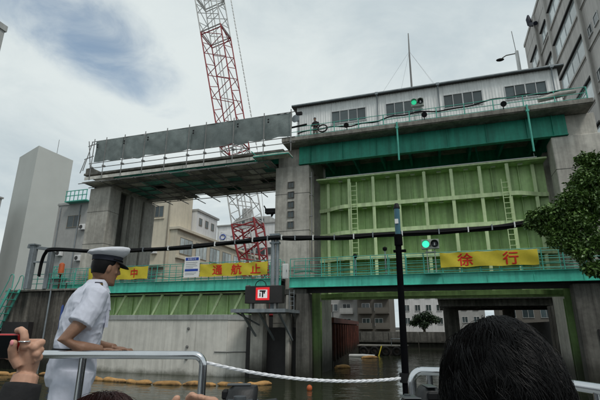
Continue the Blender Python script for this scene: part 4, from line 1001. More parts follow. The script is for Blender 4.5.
# ------------------------------------------------------------------ through the open gate: pile wall, far quay, flats, bridge
def tunnel_view():
    t = thing('sheet_pile_wall', 'rusty red sheet pile wall along the canal beyond the gate', 'wall', (-9.8, 46, 0))
    A = Vector((-8.25, 33.2, 0)); Bp = Vector((-11.2, 60.2, 0)); n = 26
    d = (Bp-A)/n; dn = d.normalized(); nrm = Vector((dn.y, -dn.x, 0))
    ang = math.atan2(dn.y, dn.x)
    me = MB().box(0, d.length*0.52, -0.1, 0.06, -1.0, 3.3).mesh('pile'); me.materials.append(MATS['rust_pile'])
    me2 = MB().box(d.length*0.5, d.length, -0.05, 0.2, -1.0, 3.28).mesh('pile'); me2.materials.append(MATS['rust_pile'])
    for i in range(n):
        p = A+d*i
        for m_ in (me, me2): link('pile', m_, t, p, None, ang)
    MB().bar(A+Vector((0, 0, 3.5))+nrm*0.1, Bp+Vector((0, 0, 3.5))+nrm*0.1, 0.5, 0.4).build('capping_beam', 'rust_pile', t)
    for i in range(0, n, 2): 
        p = A+d*(i+0.5)+nrm*0.3; MB().tube([p+Vector((0, 0, 0.5)), p+Vector((0, 0, 3.2))], 0.12, 6).build('tie_rod', 'rust_pile', t)
    t = thing('safety_barrier', 'small red and white barrier on top of the rusty pile wall', 'barrier', (-8.5, 34.5, 3.7))
    for i in range(4): B(-8.75+0.0, -8.65, 34+0.6*i, 34.55+0.6*i, 4.2, 4.8).build('panel', ('crane_red', 'white_paint')[i % 2], t)
    for y in (34.1, 36.2): B(-8.73, -8.67, y, y+0.08, 3.6, 4.2).build('leg', 'galv', t)
    # far quay wall in panels
    t = thing('far_quay_wall', 'grey concrete quay wall across the canal beyond the gate', 'wall', (0, 68, 0))
    P0 = Vector((-16, 66.0, 0)); P1 = Vector((34, 73.5, 0)); n = 12
    for i in range(n):
        a, b = P0.lerp(P1, i/n), P0.lerp(P1, (i+1)/n-0.002)
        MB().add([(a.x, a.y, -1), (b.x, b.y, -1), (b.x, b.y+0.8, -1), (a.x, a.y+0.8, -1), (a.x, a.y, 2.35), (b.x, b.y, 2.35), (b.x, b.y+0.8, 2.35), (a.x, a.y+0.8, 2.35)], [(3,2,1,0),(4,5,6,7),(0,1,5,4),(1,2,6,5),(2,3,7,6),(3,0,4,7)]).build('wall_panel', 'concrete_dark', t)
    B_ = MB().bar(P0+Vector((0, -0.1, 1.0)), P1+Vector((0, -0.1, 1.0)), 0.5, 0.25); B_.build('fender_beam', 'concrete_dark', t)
    def flats(label, x0, x1, y, z1, m, us, zs, w, h, bal):
        t = thing('apartment_block', label, 'building', ((x0+x1)/2, y+5, 2.0), 'apartment blocks across the canal')
        B(x0, x1, y, y+10, 2.0, z1).build('wall', m, t)
        win_grid(t, ('y', y), us, zs, w, h, 'glass_dark', 'apartment_white', 2, 0.08)
        for z in (zs if bal else ()):
            for x in bal:
                s = B(x, x+2.6, y-1.1, y-0.002, z-0.55, z-0.35).build('balcony', m, t); B(x, x+2.6, y-1.12, y-1.0, z-0.35, z+0.55).build('parapet', m, s)
    flats('grey apartment block with stacked balconies beyond the gate', -22, -15.6, 86, 19, 'apartment', [-21.2, -18.6], [3.2, 6.0, 8.8, 11.6], 1.6, 1.4, [-19.0])
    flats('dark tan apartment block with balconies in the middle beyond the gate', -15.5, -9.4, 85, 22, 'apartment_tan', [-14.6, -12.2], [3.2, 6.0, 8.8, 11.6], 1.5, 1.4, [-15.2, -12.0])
    flats('white apartment block with small windows beyond the gate', -8.0, 0.5, 95, 20, 'apartment_white', [-7.4, -5.2, -3.0, -0.9], [3.6, 6.2, 8.8, 11.4], 1.1, 1.3, [])
    flats('pale apartment block right of the white one beyond the gate', 1.2, 9, 104, 12.0, 'apartment', [1.8, 4.2, 6.6], [4.0, 6.6, 9.2], 1.2, 1.3, [])
    # road bridge
    t = thing('road_bridge', 'dark road bridge deck on columns crossing beyond the gate', 'bridge', (20, 58, 0))
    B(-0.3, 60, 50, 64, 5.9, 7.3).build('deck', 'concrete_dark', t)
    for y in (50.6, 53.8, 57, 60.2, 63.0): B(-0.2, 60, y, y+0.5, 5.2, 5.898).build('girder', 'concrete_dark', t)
    MB().tube([(7.9, 60, -1), (7.9, 60, 5.2)], 0.68, 18).build('column', 'concrete_slab', t, smooth=True)
    B(0.2, 1.9, 55, 58, -1, 5.195).build('column', 'concrete_dark', t, bevel=0.05)
    t = thing('warehouse', 'dark low warehouse behind the road bridge beyond the gate', 'building', (22, 84, 2.0))
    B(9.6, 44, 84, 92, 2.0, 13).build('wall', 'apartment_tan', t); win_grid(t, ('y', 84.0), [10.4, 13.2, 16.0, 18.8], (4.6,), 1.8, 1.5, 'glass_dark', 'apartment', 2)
    B(9.4, 44.2, 83.8, 92.2, 13.0, 13.3).build('roof', 'roof_dark', t)
    t = thing('timber_wall', 'dark boarded canal wall on the right beyond the gate', 'wall', (10, 42, 0))
    random.seed(4)
    for i in range(30): piece('plank', 'timber', t, 9.9+random.choice((0, 0.04, 0.1)), 33.4+0.5*i+0.25, 2.0, 0.16, 0.46, 6.0)
    # moored work barge with tyre fenders
    t = thing('work_barge', 'low dark work barge with tyre fenders moored beyond the gate', 'barge', (-6.5, 51, 0))
    MB().prism([(-9.2, 50.3), (-4.2, 50.9), (-4.0, 53.2), (-9.4, 52.8)], -0.4, 0.95).build('hull', 'barge_steel', t)
    MB().prism([(-9.3, 50.1), (-4.0, 50.75), (-3.9, 53.3), (-9.5, 53.0)], 0.952, 1.05).build('deck', 'concrete_slab', t)
    for i in range(4):
        c = Vector((-8.6+1.2*i, 50.05+0.145*i*1.2*0.9, 0.45)); pts = [c+Vector((0.38*math.cos(a), 0, 0.38*math.sin(a))) for a in [2*math.pi*k/14 for k in range(15)]]
        MB().tube(pts, 0.14, 7).build('tyre', 'tyre', t, smooth=True)
    m = MB()
    for x in (-5.6, -4.4): m.tube([(x, 51, 1.05), (x, 51, 1.8)], 0.05, 6)
    m.tube([(-5.6, 51, 1.75), (-4.4, 51, 1.75)], 0.05, 6); m.build('rail', 'galv', t)
    MB().tube([(-6.6, 50.2, 1.0), (-6.9, 49.6, -0.1)], 0.07, 6).build('mooring_line', 'banner', t)
tunnel_view()

# ------------------------------------------------------------------ floating booms
def floats():
    random.seed(21)
    segs = [(-28.0, 21.9, -26.3, 22.0), (-26.2, 22.0, -24.4, 22.4), (-24.3, 22.5, -22.5, 22.5), (-22.4, 22.4, -20.5, 21.9), (-20.4, 21.9, -18.7, 21.6), (-18.6, 21.6, -17.0, 21.5), (-16.9, 21.4, -15.2, 21.2), (-15.0, 21.3, -13.5, 21.4), (-13.3, 21.5, -11.7, 21.9), (-11.5, 21.9, -10.25, 22.3), (-10.1, 22.5, -9.1, 23.2)]
    def mk(x0, y0, x1, y1, label, group, r=0.15):
        n = 16; p = []; rr = []
        for i in range(n+1):
            u = i/n; e = min(1, (u*7)**0.6, ((1-u)*7)**0.6); p.append((x0+(x1-x0)*u, y0+(y1-y0)*u+0.05*math.sin(u*5+x0), 0.05+0.03*math.sin(u*7+x0)))
            rr.append(r*max(0.3, e)*(0.94+0.07*math.sin(u*11+x0*3)+0.04*random.random()))
        tag(MB().tube(p, rr, 10).build('boom_float', 'float_orange', smooth=True), label, 'float', group)
    words = ['first', 'second', 'third', 'fourth', 'fifth', 'sixth', 'seventh', 'eighth', 'ninth', 'tenth', 'eleventh']
    for i, s in enumerate(segs):
        mk(s[0]-0.08, s[1], s[2]+0.08, s[3], '%s orange boom float from the left edge, in the row before the flood wall' % words[i], 'orange boom floats in a row')
    mk(-8.0, 45.2, -6.4, 46.0, 'orange boom float on the water near the rusty pile wall', None, 0.2)
    mk(-8.0, 33.6, -7.0, 34.6, 'orange boom float at the foot of the green gate guide', None, 0.2)
    m = MB().tube([(-9.6, 47.2, 0.06), (-8.2, 47.0, 0.1), (-6.9, 46.8, 0.06)], 0.2, 8); tag(m.build('white_float', 'white_paint', smooth=True), 'white float line on the water near the barge', 'float')
    m = MB().ellipsoid((-6.5, 21.9, 0.1), 0.14, 0.14, 0.16, 12, 8); tag(m.build('buoy', 'orange_paint', smooth=True), 'small red buoy floating before the central pier', 'buoy')
floats()

# ------------------------------------------------------------------ tree
def leaf_cloud(mb, centers, count, size, seed, flat=0.55):
    rnd = random.Random(seed)
    tot = sum(r*r for _, r in centers)
    for c, r in centers:
        k = int(count*r*r/tot)
        for _ in range(k):
            d = Vector((rnd.gauss(0, 1), rnd.gauss(0, 1), rnd.gauss(0, 1))).normalized()
            rad = r*(rnd.random()**0.38)*(0.8+0.35*mnoise.noise((d.x*1.9+c[0], d.y*1.9+c[1], d.z*1.9+c[2])))
            p = Vector(c)+Vector((d.x*rad, d.y*rad, d.z*rad*0.8))
            ax = Vector((rnd.gauss(0, 1), rnd.gauss(0, 1), rnd.gauss(0, 0.6)-0.5)).normalized(); up_ = Vector((rnd.gauss(0, 0.5), rnd.gauss(0, 0.5), 1)).normalized()
            sd = ax.cross(up_); 
            if sd.length < 0.1: continue
            sd.normalize(); nn = sd.cross(ax); s = size*rnd.uniform(0.6, 1.3); w = s*0.30
            b = len(mb.v)
            mb.v += [tuple(p), tuple(p+ax*s*0.45+sd*w+nn*s*0.06), tuple(p+ax*s-nn*s*0.1), tuple(p+ax*s*0.45-sd*w+nn*s*0.06)]
            mb.f += [(b, b+1, b+2), (b, b+2, b+3)]
def tree_right():
    t = thing('broadleaf_tree', 'leafy green tree overhanging the right walkway at the right edge', 'tree', (11.0, 20.6, 3.6))
    tr = MB().tube([(11.0, 20.6, 3.5), (10.9, 20.7, 5.0), (10.3, 20.9, 6.6), (9.9, 21.0, 8.2), (9.6, 21.2, 10.5)], [0.32, 0.27, 0.22, 0.17, 0.09], 10); tk = tr.build('trunk', 'bark', t, smooth=True)
    limbs = [((10.3, 20.9, 6.6), (8.4, 20.8, 7.6), (6.6, 20.9, 8.1), (5.0, 20.9, 8.0)), ((10.6, 20.8, 5.8), (8.8, 20.4, 6.2), (7.4, 20.3, 6.3), (6.2, 20.2, 6.0)), ((9.9, 21.0, 8.2), (8.4, 21.2, 9.4), (7.2, 21.3, 10.1), (6.6, 21.3, 10.4)), ((9.8, 21.0, 9.0), (9.0, 20.0, 10.5), (8.4, 19.6, 11.4), (8.0, 19.3, 12.0)), ((10.2, 20.9, 7.0), (11.5, 20.0, 9.0), (12.2, 19.4, 10.6), (12.6, 19, 11.6))]
    for L in limbs: MB().tube(L, [0.13, 0.09, 0.06, 0.025], 7).build('limb', 'bark', tk, smooth=True)
    rnd = random.Random(2)
    C = [((4.55, 20.9, 8.0), 0.55), ((5.2, 21.0, 8.1), 0.75), ((5.3, 20.9, 7.2), 0.55), ((6.1, 20.9, 8.6), 0.85), ((6.1, 20.8, 7.6), 0.9), ((6.9, 21.1, 9.5), 0.95), ((7.0, 20.9, 8.4), 1.0), ((6.7, 20.5, 6.7), 0.8), ((5.95, 20.4, 6.2), 0.5), ((7.3, 20.4, 6.3), 0.85), ((7.8, 20.8, 7.5), 1.1), ((7.7, 21.2, 10.2), 1.0), ((8.4, 20.9, 9.0), 1.2), ((6.7, 20.2, 5.4), 0.55), ((7.5, 20.2, 5.3), 0.7), ((8.4, 20.3, 6.0), 1.0), ((9.0, 20.6, 7.6), 1.2), ((8.6, 20.4, 11.0), 1.1), ((9.6, 20.2, 10.0), 1.4), ((8.2, 20.2, 4.7), 0.6), ((10.4, 20.2, 8.6), 1.5), ((11.6, 19.8, 10.2), 1.6), ((10.2, 20.0, 11.8), 1.4), ((7.0, 21.3, 10.6), 0.55), ((4.2, 20.9, 7.7), 0.3), ((5.0, 20.7, 6.8), 0.3), ((6.2, 20.4, 5.6), 0.5), ((6.9, 20.0, 4.7), 0.5), ((7.6, 20, 4.2), 0.6), ((4.9, 21, 7.5), 0.5), ((5.7, 20.8, 6.7), 0.6)]; C = [((c[0]-0.15, c[1], c[2]-0.25), r*1.06) for c, r in C]
    lb = MB(); leaf_cloud(lb, C, 80000, 0.155, 9); o = lb.build('crown', 'leaf', t)
    t = thing('broadleaf_tree', 'dark tree before the white apartment block beyond the gate', 'tree', (-3.2, 84, 2.0))
    tk = MB().tube([(-3.2, 84, 1.9), (-3.2, 84, 4.0)], [0.25, 0.15], 8).build('trunk', 'bark', t)
    lb = MB(); leaf_cloud(lb, [((-4.0, 84, 4.6), 1.3), ((-2.6, 84, 4.9), 1.5), ((-1.2, 84, 4.4), 1.1), ((-3.2, 83.6, 3.6), 1.2), ((-5.0, 84, 3.8), 0.9)], 2600, 0.45, 3); lb.build('crown', 'leaf_dark', t)
    t = thing('broadleaf_tree', 'tree whose leaf tips show at the left edge below the sky', 'tree', (-30.5, 16, 0))
    tk = MB().tube([(-36.5, 17, 2.6), (-36, 17, 8.0), (-34, 17.5, 13.5)], [0.3, 0.22, 0.08], 8).build('trunk', 'bark', t, smooth=True)
    MB().tube([(-36, 17, 8.0), (-31, 18, 12.4), (-27.6, 18.6, 13.1)], [0.15, 0.08, 0.02], 6).build('limb', 'bark', tk); MB().tube([(-36, 17, 7.0), (-31, 18, 8.4), (-27.3, 18.4, 9.4)], [0.15, 0.08, 0.02], 6).build('limb', 'bark', tk)
    lb = MB(); leaf_cloud(lb, [((-30, 18.2, 12.8), 1.1), ((-32.5, 17.6, 12.8), 1.6), ((-34, 17.4, 14.5), 1.9), ((-31, 18, 9.0), 1.2), ((-33.5, 17.4, 10.5), 1.9)], 4200, 0.2, 5); lb.build('crown', 'leaf', t)
tree_right()

# ------------------------------------------------------------------ the boat we are on
HV = Vector((-math.sin(YAW), math.cos(YAW), 0)); RV = Vector((math.cos(YAW), math.sin(YAW), 0)); DECK = 1.82
def bp(a, b, z): return RV*a+HV*b+Vector((0, 0, z))
def boat():
    t = thing('tour_boat', 'tour boat deck with stainless steel rails in the foreground', 'boat', bp(0, 0.5, 0))
    plan = [(-2.1, -4), (1.75, -4), (1.75, 1.2), (1.45, 2.7), (0.9, 3.7), (0, 4.3), (-0.9, 4.1), (-1.7, 3.5), (-2.1, 2.6)]
    top = [bp(a, b, DECK) for a, b in plan]; low = [bp(a*0.8, b*0.85, -0.5) for a, b in plan]
    MB().rings([low, [p-Vector((0, 0, 0.03)) for p in top]]).build('hull', 'hull', t)
    MB().rings([[p-Vector((0, 0, 0.028)) for p in top], top]).build('deck', 'deck', t)
    zr = 2.832
    def rail(pts, name='rail', r=0.024):
        return MB().tube(pts, r, 12).build(name, 'stainless', t, smooth=True)
    def arc(c, u, v, r, n=6): return [Vector(c)+Vector(u)*r*math.cos(math.pi/2*i/n)+Vector(v)*r*math.sin(math.pi/2*i/n) for i in range(n+1)]
    # cross rail on the left, turning down at its right end
    e = arc(bp(-0.64, 2.76, zr-0.06), (0, 0, 1), RV, 0.06)
    rr = rail([bp(-2.05, 2.76, zr)]+e+[bp(-0.58, 2.76, DECK)])
    rail([bp(-1.31, 2.76, zr-0.02), bp(-1.31, 2.76, DECK)], 'rail_post', 0.021); rail([bp(-2.02, 2.76, zr-0.02), bp(-2.02, 2.76, DECK)], 'rail_post', 0.021)
    # bow rail on the right, running back along the starboard side
    e = arc(bp(0.70, 2.62, 2.70), (0, 0, 1), -RV, 0.06)[::-1]
    rail([bp(0.64, 2.62, DECK)]+e+[bp(0.95, 2.56, 2.76), bp(1.15, 2.2, 2.76), bp(1.27, 1.7, 2.76), bp(1.4, 1.0, 2.76)])
    rail([bp(0.74, 2.62, DECK), bp(0.74, 2.62, 2.74)], 'rail_post', 0.018)
    rail([bp(1.22, 1.9, DECK), bp(1.22, 1.9, 2.75)], 'rail_post', 0.018); rail([bp(1.34, 1.35, DECK), bp(1.34, 1.35, 2.75)], 'rail_post', 0.018)
    rail([bp(0.95, 2.56, 2.5), bp(1.15, 2.2, 2.5), bp(1.27, 1.7, 2.5), bp(1.4, 1.0, 2.5)], 'lower_rail', 0.014)
    for a, b in ((0.25, 0.42), (-0.75, 0.4)):
        s = MB(); c = bp(a, b, 0)
        pts = [bp(a-0.62, b-0.2, 0), bp(a+0.62, b-0.2, 0), bp(a+0.62, b+0.2, 0), bp(a-0.62, b+0.2, 0)]
        bn = thing('bench', 'blue bench seat under the %s passenger' % ('black haired' if a > 0 else 'brown haired'), 'bench', (c.x, c.y, DECK), 'boat benches')
        MB().rings([[p+Vector((0, 0, DECK+0.36)) for p in pts], [p+Vector((0, 0, DECK+0.42)) for p in pts]]).build('seat', 'bench', bn)
        for da in (-0.55, 0.55):
            for db in (-0.15, 0.15): MB().tube([bp(a+da, b+db, DECK), bp(a+da, b+db, DECK+0.36)], 0.02, 6).build('leg', 'stainless', bn)
    # mast
    t2 = thing('boat_mast', 'thin black bow mast with a lamp on top, in front of the raised gate', 'mast', (-0.262, 3.2, DECK))
    MB().tube([(-0.275, 3.2, DECK), (-0.262, 3.2, 3.62)], [0.026, 0.022], 12).build('pole', 'mast_black', t2, smooth=True)
    MB().tube([(-0.26, 3.2, 3.62), (-0.258, 3.2, 3.85), (-0.258, 3.2, 3.86)], [0.021, 0.021, 0.019], 12).build('lamp', 'lamp_glass', t2, smooth=True)
    MB().tube([(-0.258, 3.2, 3.86), (-0.258, 3.2, 3.872), (-0.258, 3.2, 3.9)], [0.024, 0.024, 0.014], 12).build('lamp_cap', 'black', t2, smooth=True)
    MB().tube([(-0.26, 3.2, 3.58), (-0.26, 3.2, 3.66)], 0.03, 12).box(-0.30, -0.21, 3.18, 3.22, 3.53, 3.545).build('collar', 'mast_black', t2, smooth=True)
    B(-0.275, -0.25, 3.172, 3.185, 3.74, 3.775).build('label_plate', 'white_paint', t2)
    MB().tube([(-0.275, 3.2, 2.64), (-0.275, 3.2, 2.70)], 0.035, 10).build('rope_lashing', 'black', t2)
    # rope
    a = bp(-0.56, 2.76, 2.79); b = Vector((-0.272, 3.2, 2.67)); n = 90; m = MB()
    mid = []
    for i in range(n+1):
        u = i/n; p = a.lerp(b, u); p.z -= 0.055*4*u*(1-u); mid.append(p)
    for s in range(3):
        pts = []
        for i, p in enumerate(mid):
            d = (mid[min(i+1, n)]-mid[max(i-1, 0)]).normalized(); x = d.cross(Vector((0, 0, 1))).normalized(); y = x.cross(d); th = i*0.75+s*2.094
            pts.append(p+(x*math.cos(th)+y*math.sin(th))*0.005)
        m.tube(pts, 0.0058, 6)
    tag(m.build('rope', 'rope_white', smooth=True), 'white twisted rope hanging from the rail to the mast', 'rope')
    m = MB(); m.tube([mid[6], mid[10]], 0.0145, 8)
boat()

# ------------------------------------------------------------------ people
def ring(c, rx, ry, ax=(1, 0, 0), ay=(0, 1, 0), n=16, sq=1.0):
    ax = Vector(ax); ay = Vector(ay); out = []
    for j in range(n):
        th = 2*math.pi*j/n; cx, sy = math.cos(th), math.sin(th)
        if sq != 1.0: cx = math.copysign(abs(cx)**sq, cx); sy = math.copysign(abs(sy)**sq, sy)
        out.append(Vector(c)+ax*rx*cx+ay*ry*sy)
    return out
def remesh(o, vox, smooth=6):
    md = o.modifiers.new('r', 'REMESH'); md.mode = 'VOXEL'; md.voxel_size = vox; md.use_smooth_shade = True
    if smooth:
        s = o.modifiers.new('s', 'SMOOTH'); s.iterations = smooth; s.factor = 0.5
    bake(o); o.data.polygons.foreach_set('use_smooth', [True]*len(o.data.polygons)); return o
def wrinkle(o, amp, freq, seed):
    me = o.data; me.update()
    ns = [v.normal.copy() for v in me.vertices]
    for v, n in zip(me.vertices, ns):
        p = v.co; q = Vector((p.x*freq+p.z*freq*0.9, p.y*freq, p.z*freq*0.55-p.x*freq*0.4+seed))
        r = 1-abs(mnoise.noise(q))*2; r2 = mnoise.noise(q*2.3)
        v.co = p+n*amp*(0.8*r*abs(r)+0.35*r2-0.3)
    me.update()
def finger(m, pts, r0, r1):
    k = len(pts); rs = [r0+(r1-r0)*i/(k-1) for i in range(k)]
    # rounded tip
    d = (Vector(pts[-1])-Vector(pts[-2])).normalized()
    m.tube(list(pts)+[Vector(pts[-1])+d*r1*0.6, Vector(pts[-1])+d*r1*0.95], rs+[r1*0.82, r1*0.35], 10)
def head_shape(m, C, f, s, u, k=1.0):
    """head centred on C; f forward, s to the figure's left, u up; 0.23 m tall"""
    P = lambda a, b, c: Vector(C)+(f*a+s*b+u*c)*k
    rows = [(-0.118, 0.035, 0.035, 0.055), (-0.108, 0.055, 0.052, 0.035), (-0.085, 0.075, 0.062, 0.012), (-0.05, 0.088, 0.068, 0.002), (-0.01, 0.094, 0.073, -0.003), (0.03, 0.099, 0.076, -0.006), (0.06, 0.096, 0.074, -0.008), (0.085, 0.083, 0.064, -0.010), (0.104, 0.058, 0.045, -0.012), (0.114, 0.025, 0.02, -0.012)]
    m.rings([ring(P(dx, 0, z), ra*k, rb*k, f, s, 18) for z, ra, rb, dx in rows])
    m.rings([ring(P(0.086, 0, 0.018), 0.010*k, 0.009*k, f, s, 8), ring(P(0.094, 0, 0.0), 0.014*k, 0.010*k, f, s, 8), ring(P(0.098, 0, -0.022), 0.021*k, 0.015*k, f, s, 8), ring(P(0.092, 0, -0.032), 0.014*k, 0.013*k, f, s, 8)])   # nose
    for sg in (-1, 1):
        m.ellipsoid(P(0.002, sg*0.075, -0.008), 0.017*k, 0.008*k, 0.031*k, 10, 8, Matrix((f, s, u)).transposed())
        m.ellipsoid(P(0.070, sg*0.034, 0.030), 0.02*k, 0.024*k, 0.008*k, 8, 6, Matrix((f, s, u)).transposed())   # brow
        m.ellipsoid(P(0.062, sg*0.036, -0.026), 0.020*k, 0.022*k, 0.02*k, 8, 6, Matrix((f, s, u)).transposed())
    m.ellipsoid(P(0.080, 0, -0.062), 0.014*k, 0.024*k, 0.007*k, 8, 6, Matrix((f, s, u)).transposed()); m.ellipsoid(P(0.077, 0, -0.074), 0.014*k, 0.020*k, 0.006*k, 8, 6, Matrix((f, s, u)).transposed())
    m.ellipsoid(P(0.066, 0, -0.102), 0.022*k, 0.024*k, 0.018*k, 8, 6, Matrix((f, s, u)).transposed())

def officer():
    th0 = R(44); F0 = Vector((math.cos(th0), math.sin(th0), 0)); L0 = Vector((-math.sin(th0), math.cos(th0), 0))
    th = R(57); F = Vector((math.cos(th), math.sin(th), 0)); LFT = Vector((-math.sin(th), math.cos(th), 0)); U = Vector((0, 0, 1))
    O = Vector((-2.365, 2.45, DECK))
    t = thing('person', 'man in white uniform and peaked cap standing at the rail, looking right', 'person', O)
    P = lambda f, l, u: O+F*f+LFT*l+U*u
    P0 = lambda f, l, u: O+F0*f+L0*l+U*u
    # head turned a little further round and leaning forward
    hth = th+R(2); hf0 = Vector((math.cos(hth), math.sin(hth), 0)); hs = Vector((-math.sin(hth), math.cos(hth), 0))
    hf = (hf0*math.cos(R(8))-U*math.sin(R(8))).normalized(); hu = hf.cross(hs).normalized()
    HC = P(0.115, -0.01, 1.582)
    b = MB(); head_shape(b, HC, hf, hs, hu, 0.98)
    b.tube([P(0.055, 0, 1.36), P(0.072, 0, 1.43), P(0.095, 0, 1.51), P(0.105, 0, 1.56)], [0.07, 0.058, 0.055, 0.055], 14)      # neck
    tor = [(0.93, -0.01, 0.09, 0.135), (1.02, 0.0, 0.09, 0.135), (1.12, 0.015, 0.105, 0.155), (1.24, 0.03, 0.115, 0.175), (1.32, 0.04, 0.11, 0.185), (1.385, 0.045, 0.085, 0.15), (1.42, 0.055, 0.05, 0.07)]
    b.rings([ring(P(f, 0, u), a, c, F, LFT, 18) for u, f, a, c in tor])
    for sg, hipx in ((-1, 0.0), (1, 0.0)):
        b.tube([P(-0.01, sg*0.075, 0.95), P(-0.01+0.03*sg, sg*0.095, 0.72), P(-0.0+0.05*sg, sg*0.105, 0.48), P(-0.03+0.06*sg, sg*0.11, 0.25), P(-0.04+0.06*sg, sg*0.11, 0.07)], [0.09, 0.08, 0.06, 0.055, 0.042], 12)
        b.tube([P(-0.08+0.06*sg, sg*0.11, 0.05), P(0.02+0.06*sg, sg*0.12, 0.045), P(0.15+0.06*sg, sg*0.13, 0.03)], [0.04, 0.042, 0.028], 10)
    # arms: right arm (towards us) bent with the hand on the rail; left arm also to the rail
    RA = [P(0.035, -0.175, 1.37), P(-0.03, -0.225, 1.22), P0(-0.075, -0.245, 1.095), P0(0.03, -0.235, 1.045), P0(0.145, -0.19, 1.03)]
    b.tube(RA, [0.058, 0.05, 0.044, 0.041, 0.029], 12)
    LA = [P(0.035, 0.175, 1.37), P(0.03, 0.215, 1.21), P(0.05, 0.23, 1.09), P0(0.17, 0.15, 1.035), P0(0.24, 0.06, 1.03)]
    b.tube(LA, [0.058, 0.05, 0.042, 0.038, 0.028], 12)
    # right hand: palm on the rail, five fingers over it
    W0 = RA[-1]; hd = (P0(0.30, -0.135, 1.01)-W0).normalized(); hside = hd.cross(U).normalized()
    pc = W0+hd*0.05
    b.ellipsoid(pc, 0.055, 0.042, 0.017, 12, 8, Matrix((hd, hside, hside.cross(hd))).transposed())
    for i, (off, ln) in enumerate(((-0.030, 0.058), (-0.010, 0.068), (0.010, 0.070), (0.030, 0.062))):
        k0 = pc+hd*0.035+hside*off; finger(b, [k0, k0+hd*ln*0.5+U*0.010, k0+hd*ln*0.85-U*0.010, k0+hd*ln-U*0.032], 0.0095, 0.0075)
    k0 = pc-hd*0.02+hside*0.035; finger(b, [k0, k0+hside*0.025+hd*0.015, k0+hside*0.035+hd*0.045-U*0.012], 0.011, 0.0085)
    W0 = LA[-1]; hd2 = (P0(0.35, -0.02, 1.01)-W0).normalized(); hs2 = hd2.cross(U).normalized(); pc2 = W0+hd2*0.05
    b.ellipsoid(pc2, 0.055, 0.042, 0.017, 12, 8, Matrix((hd2, hs2, hs2.cross(hd2))).transposed())
    for off, ln in ((-0.030, 0.058), (-0.010, 0.068), (0.010, 0.070), (0.030, 0.062)):
        k0 = pc2+hd2*0.035+hs2*off; finger(b, [k0, k0+hd2*ln*0.5+U*0.008, k0+hd2*ln*0.85-U*0.01, k0+hd2*ln-U*0.03], 0.0095, 0.0075)
    k0 = pc2-hd2*0.02-hs2*0.035; finger(b, [k0, k0-hs2*0.025+hd2*0.015, k0-hs2*0.032+hd2*0.045-U*0.012], 0.011, 0.0085)
    body = b.build('body', 'skin_tan', t); remesh(body, 0.0055, 4)
    # shirt: torso, sleeves, collar
    g = MB()
    tor2 = [(1.0, -0.005, 0.128, 0.172), (1.06, 0.0, 0.138, 0.178), (1.14, 0.008, 0.137, 0.182), (1.24, 0.022, 0.140, 0.196), (1.33, 0.035, 0.134, 0.206), (1.39, 0.043, 0.116, 0.188), (1.435, 0.052, 0.088, 0.130), (1.465, 0.062, 0.070, 0.082)]
    def wr(u, j, k): return 1+0.025*math.sin(u*38+j*0.9)+0.02*math.sin(u*61+j*1.7+1)
    rg = []
    N = 26
    for i in range(len(tor2)-1):
        for s_ in range(3):
            q = s_/3; u, f, a, c = [tor2[i][z]*(1-q)+tor2[i+1][z]*q for z in range(4)]
            r_ = ring(P(f, 0, u), a, c, F, LFT, N); cc = P(f, 0, u)
            damp = 1.0 if u < 1.33 else 0.3
            rg.append([cc+(p-cc)*(1+(wr(u, j, 0)-1)*damp) for j, p in enumerate(r_)])
    u, f, a, c = tor2[-1]; rg.append(ring(P(f, 0, u), a, c, F, LFT, N)); g.rings(rg)
    g.tube([P(0.035, -0.12, 1.395), RA[0]+U*0.01, RA[0].lerp(RA[1], 0.55), RA[1]+(RA[2]-RA[1])*0.25], [0.07, 0.078, 0.076, 0.081], 16)
    g.tube([P(0.035, 0.12, 1.395), LA[0]+U*0.01, LA[0].lerp(LA[1], 0.55), LA[1]+(LA[2]-LA[1])*0.25], [0.07, 0.078, 0.076, 0.081], 16)
    sh = g.build('shirt', 'shirt_white', t); remesh(sh, 0.0055, 5); wrinkle(sh, 0.0055, 11, 1.7)
    col = MB()
    col.rings([ring(P(0.064, 0, 1.445), 0.084, 0.094, F, LFT, 20), ring(P(0.078, 0, 1.487), 0.069, 0.072, F, LFT, 20), ring(P(0.082, 0, 1.494), 0.065, 0.067, F, LFT, 20), ring(P(0.075, 0, 1.47), 0.062, 0.063, F, LFT, 20)], cap=False)
    for sg in (-1, 1): col.add([P(0.142, sg*0.02, 1.462), P(0.167, sg*0.025, 1.405), P(0.135, sg*0.085, 1.41), P(0.10, sg*0.09, 1.445)], [(0, 1, 2, 3)])
    col.build('collar', 'shirt_white', sh, smooth=True)
    for sg in (-1, 1):
        e = MB(); a0 = P(0.06, sg*0.090, 1.468); a1 = P(0.042, sg*0.178, 1.440)
        e.bar(a0, a1, 0.05, 0.012, (0, 0, 1)); ep = e.build('epaulette', 'navy', sh, bevel=0.003)
        dd = (a1-a0)
        for q in (0.62, 0.8): 
            m = MB(); m.bar(a0+dd*q+U*0.007, a0+dd*(q+0.07)+U*0.007, 0.05, 0.004); m.build('stripe', 'gold', ep)
    for sg in (-1, 1):
        pk = MB(); pk.rings([ring(P(0.136, sg*0.085, z), 0.012, 0.052, F, LFT, 8, 0.5) for z in (1.17, 1.30)]); q = pk.build('breast_pocket', 'shirt_white', sh)
        fl = MB(); fl.rings([ring(P(0.141, sg*0.085, 1.265), 0.006, 0.02, F, LFT, 8, 0.5), ring(P(0.141, sg*0.085, 1.285), 0.012, 0.055, F, LFT, 8, 0.5), ring(P(0.139, sg*0.085, 1.305), 0.011, 0.055, F, LFT, 8, 0.5)]); fl.build('flap', 'shirt_white', q)
    # trousers
    g = MB()
    g.rings([ring(P(-0.012, 0, u), a, c, F, LFT, 22) for u, a, c in ((0.80, 0.13, 0.175), (0.86, 0.15, 0.195), (0.93, 0.146, 0.19), (1.0, 0.13, 0.172), (1.025, 0.124, 0.166))])
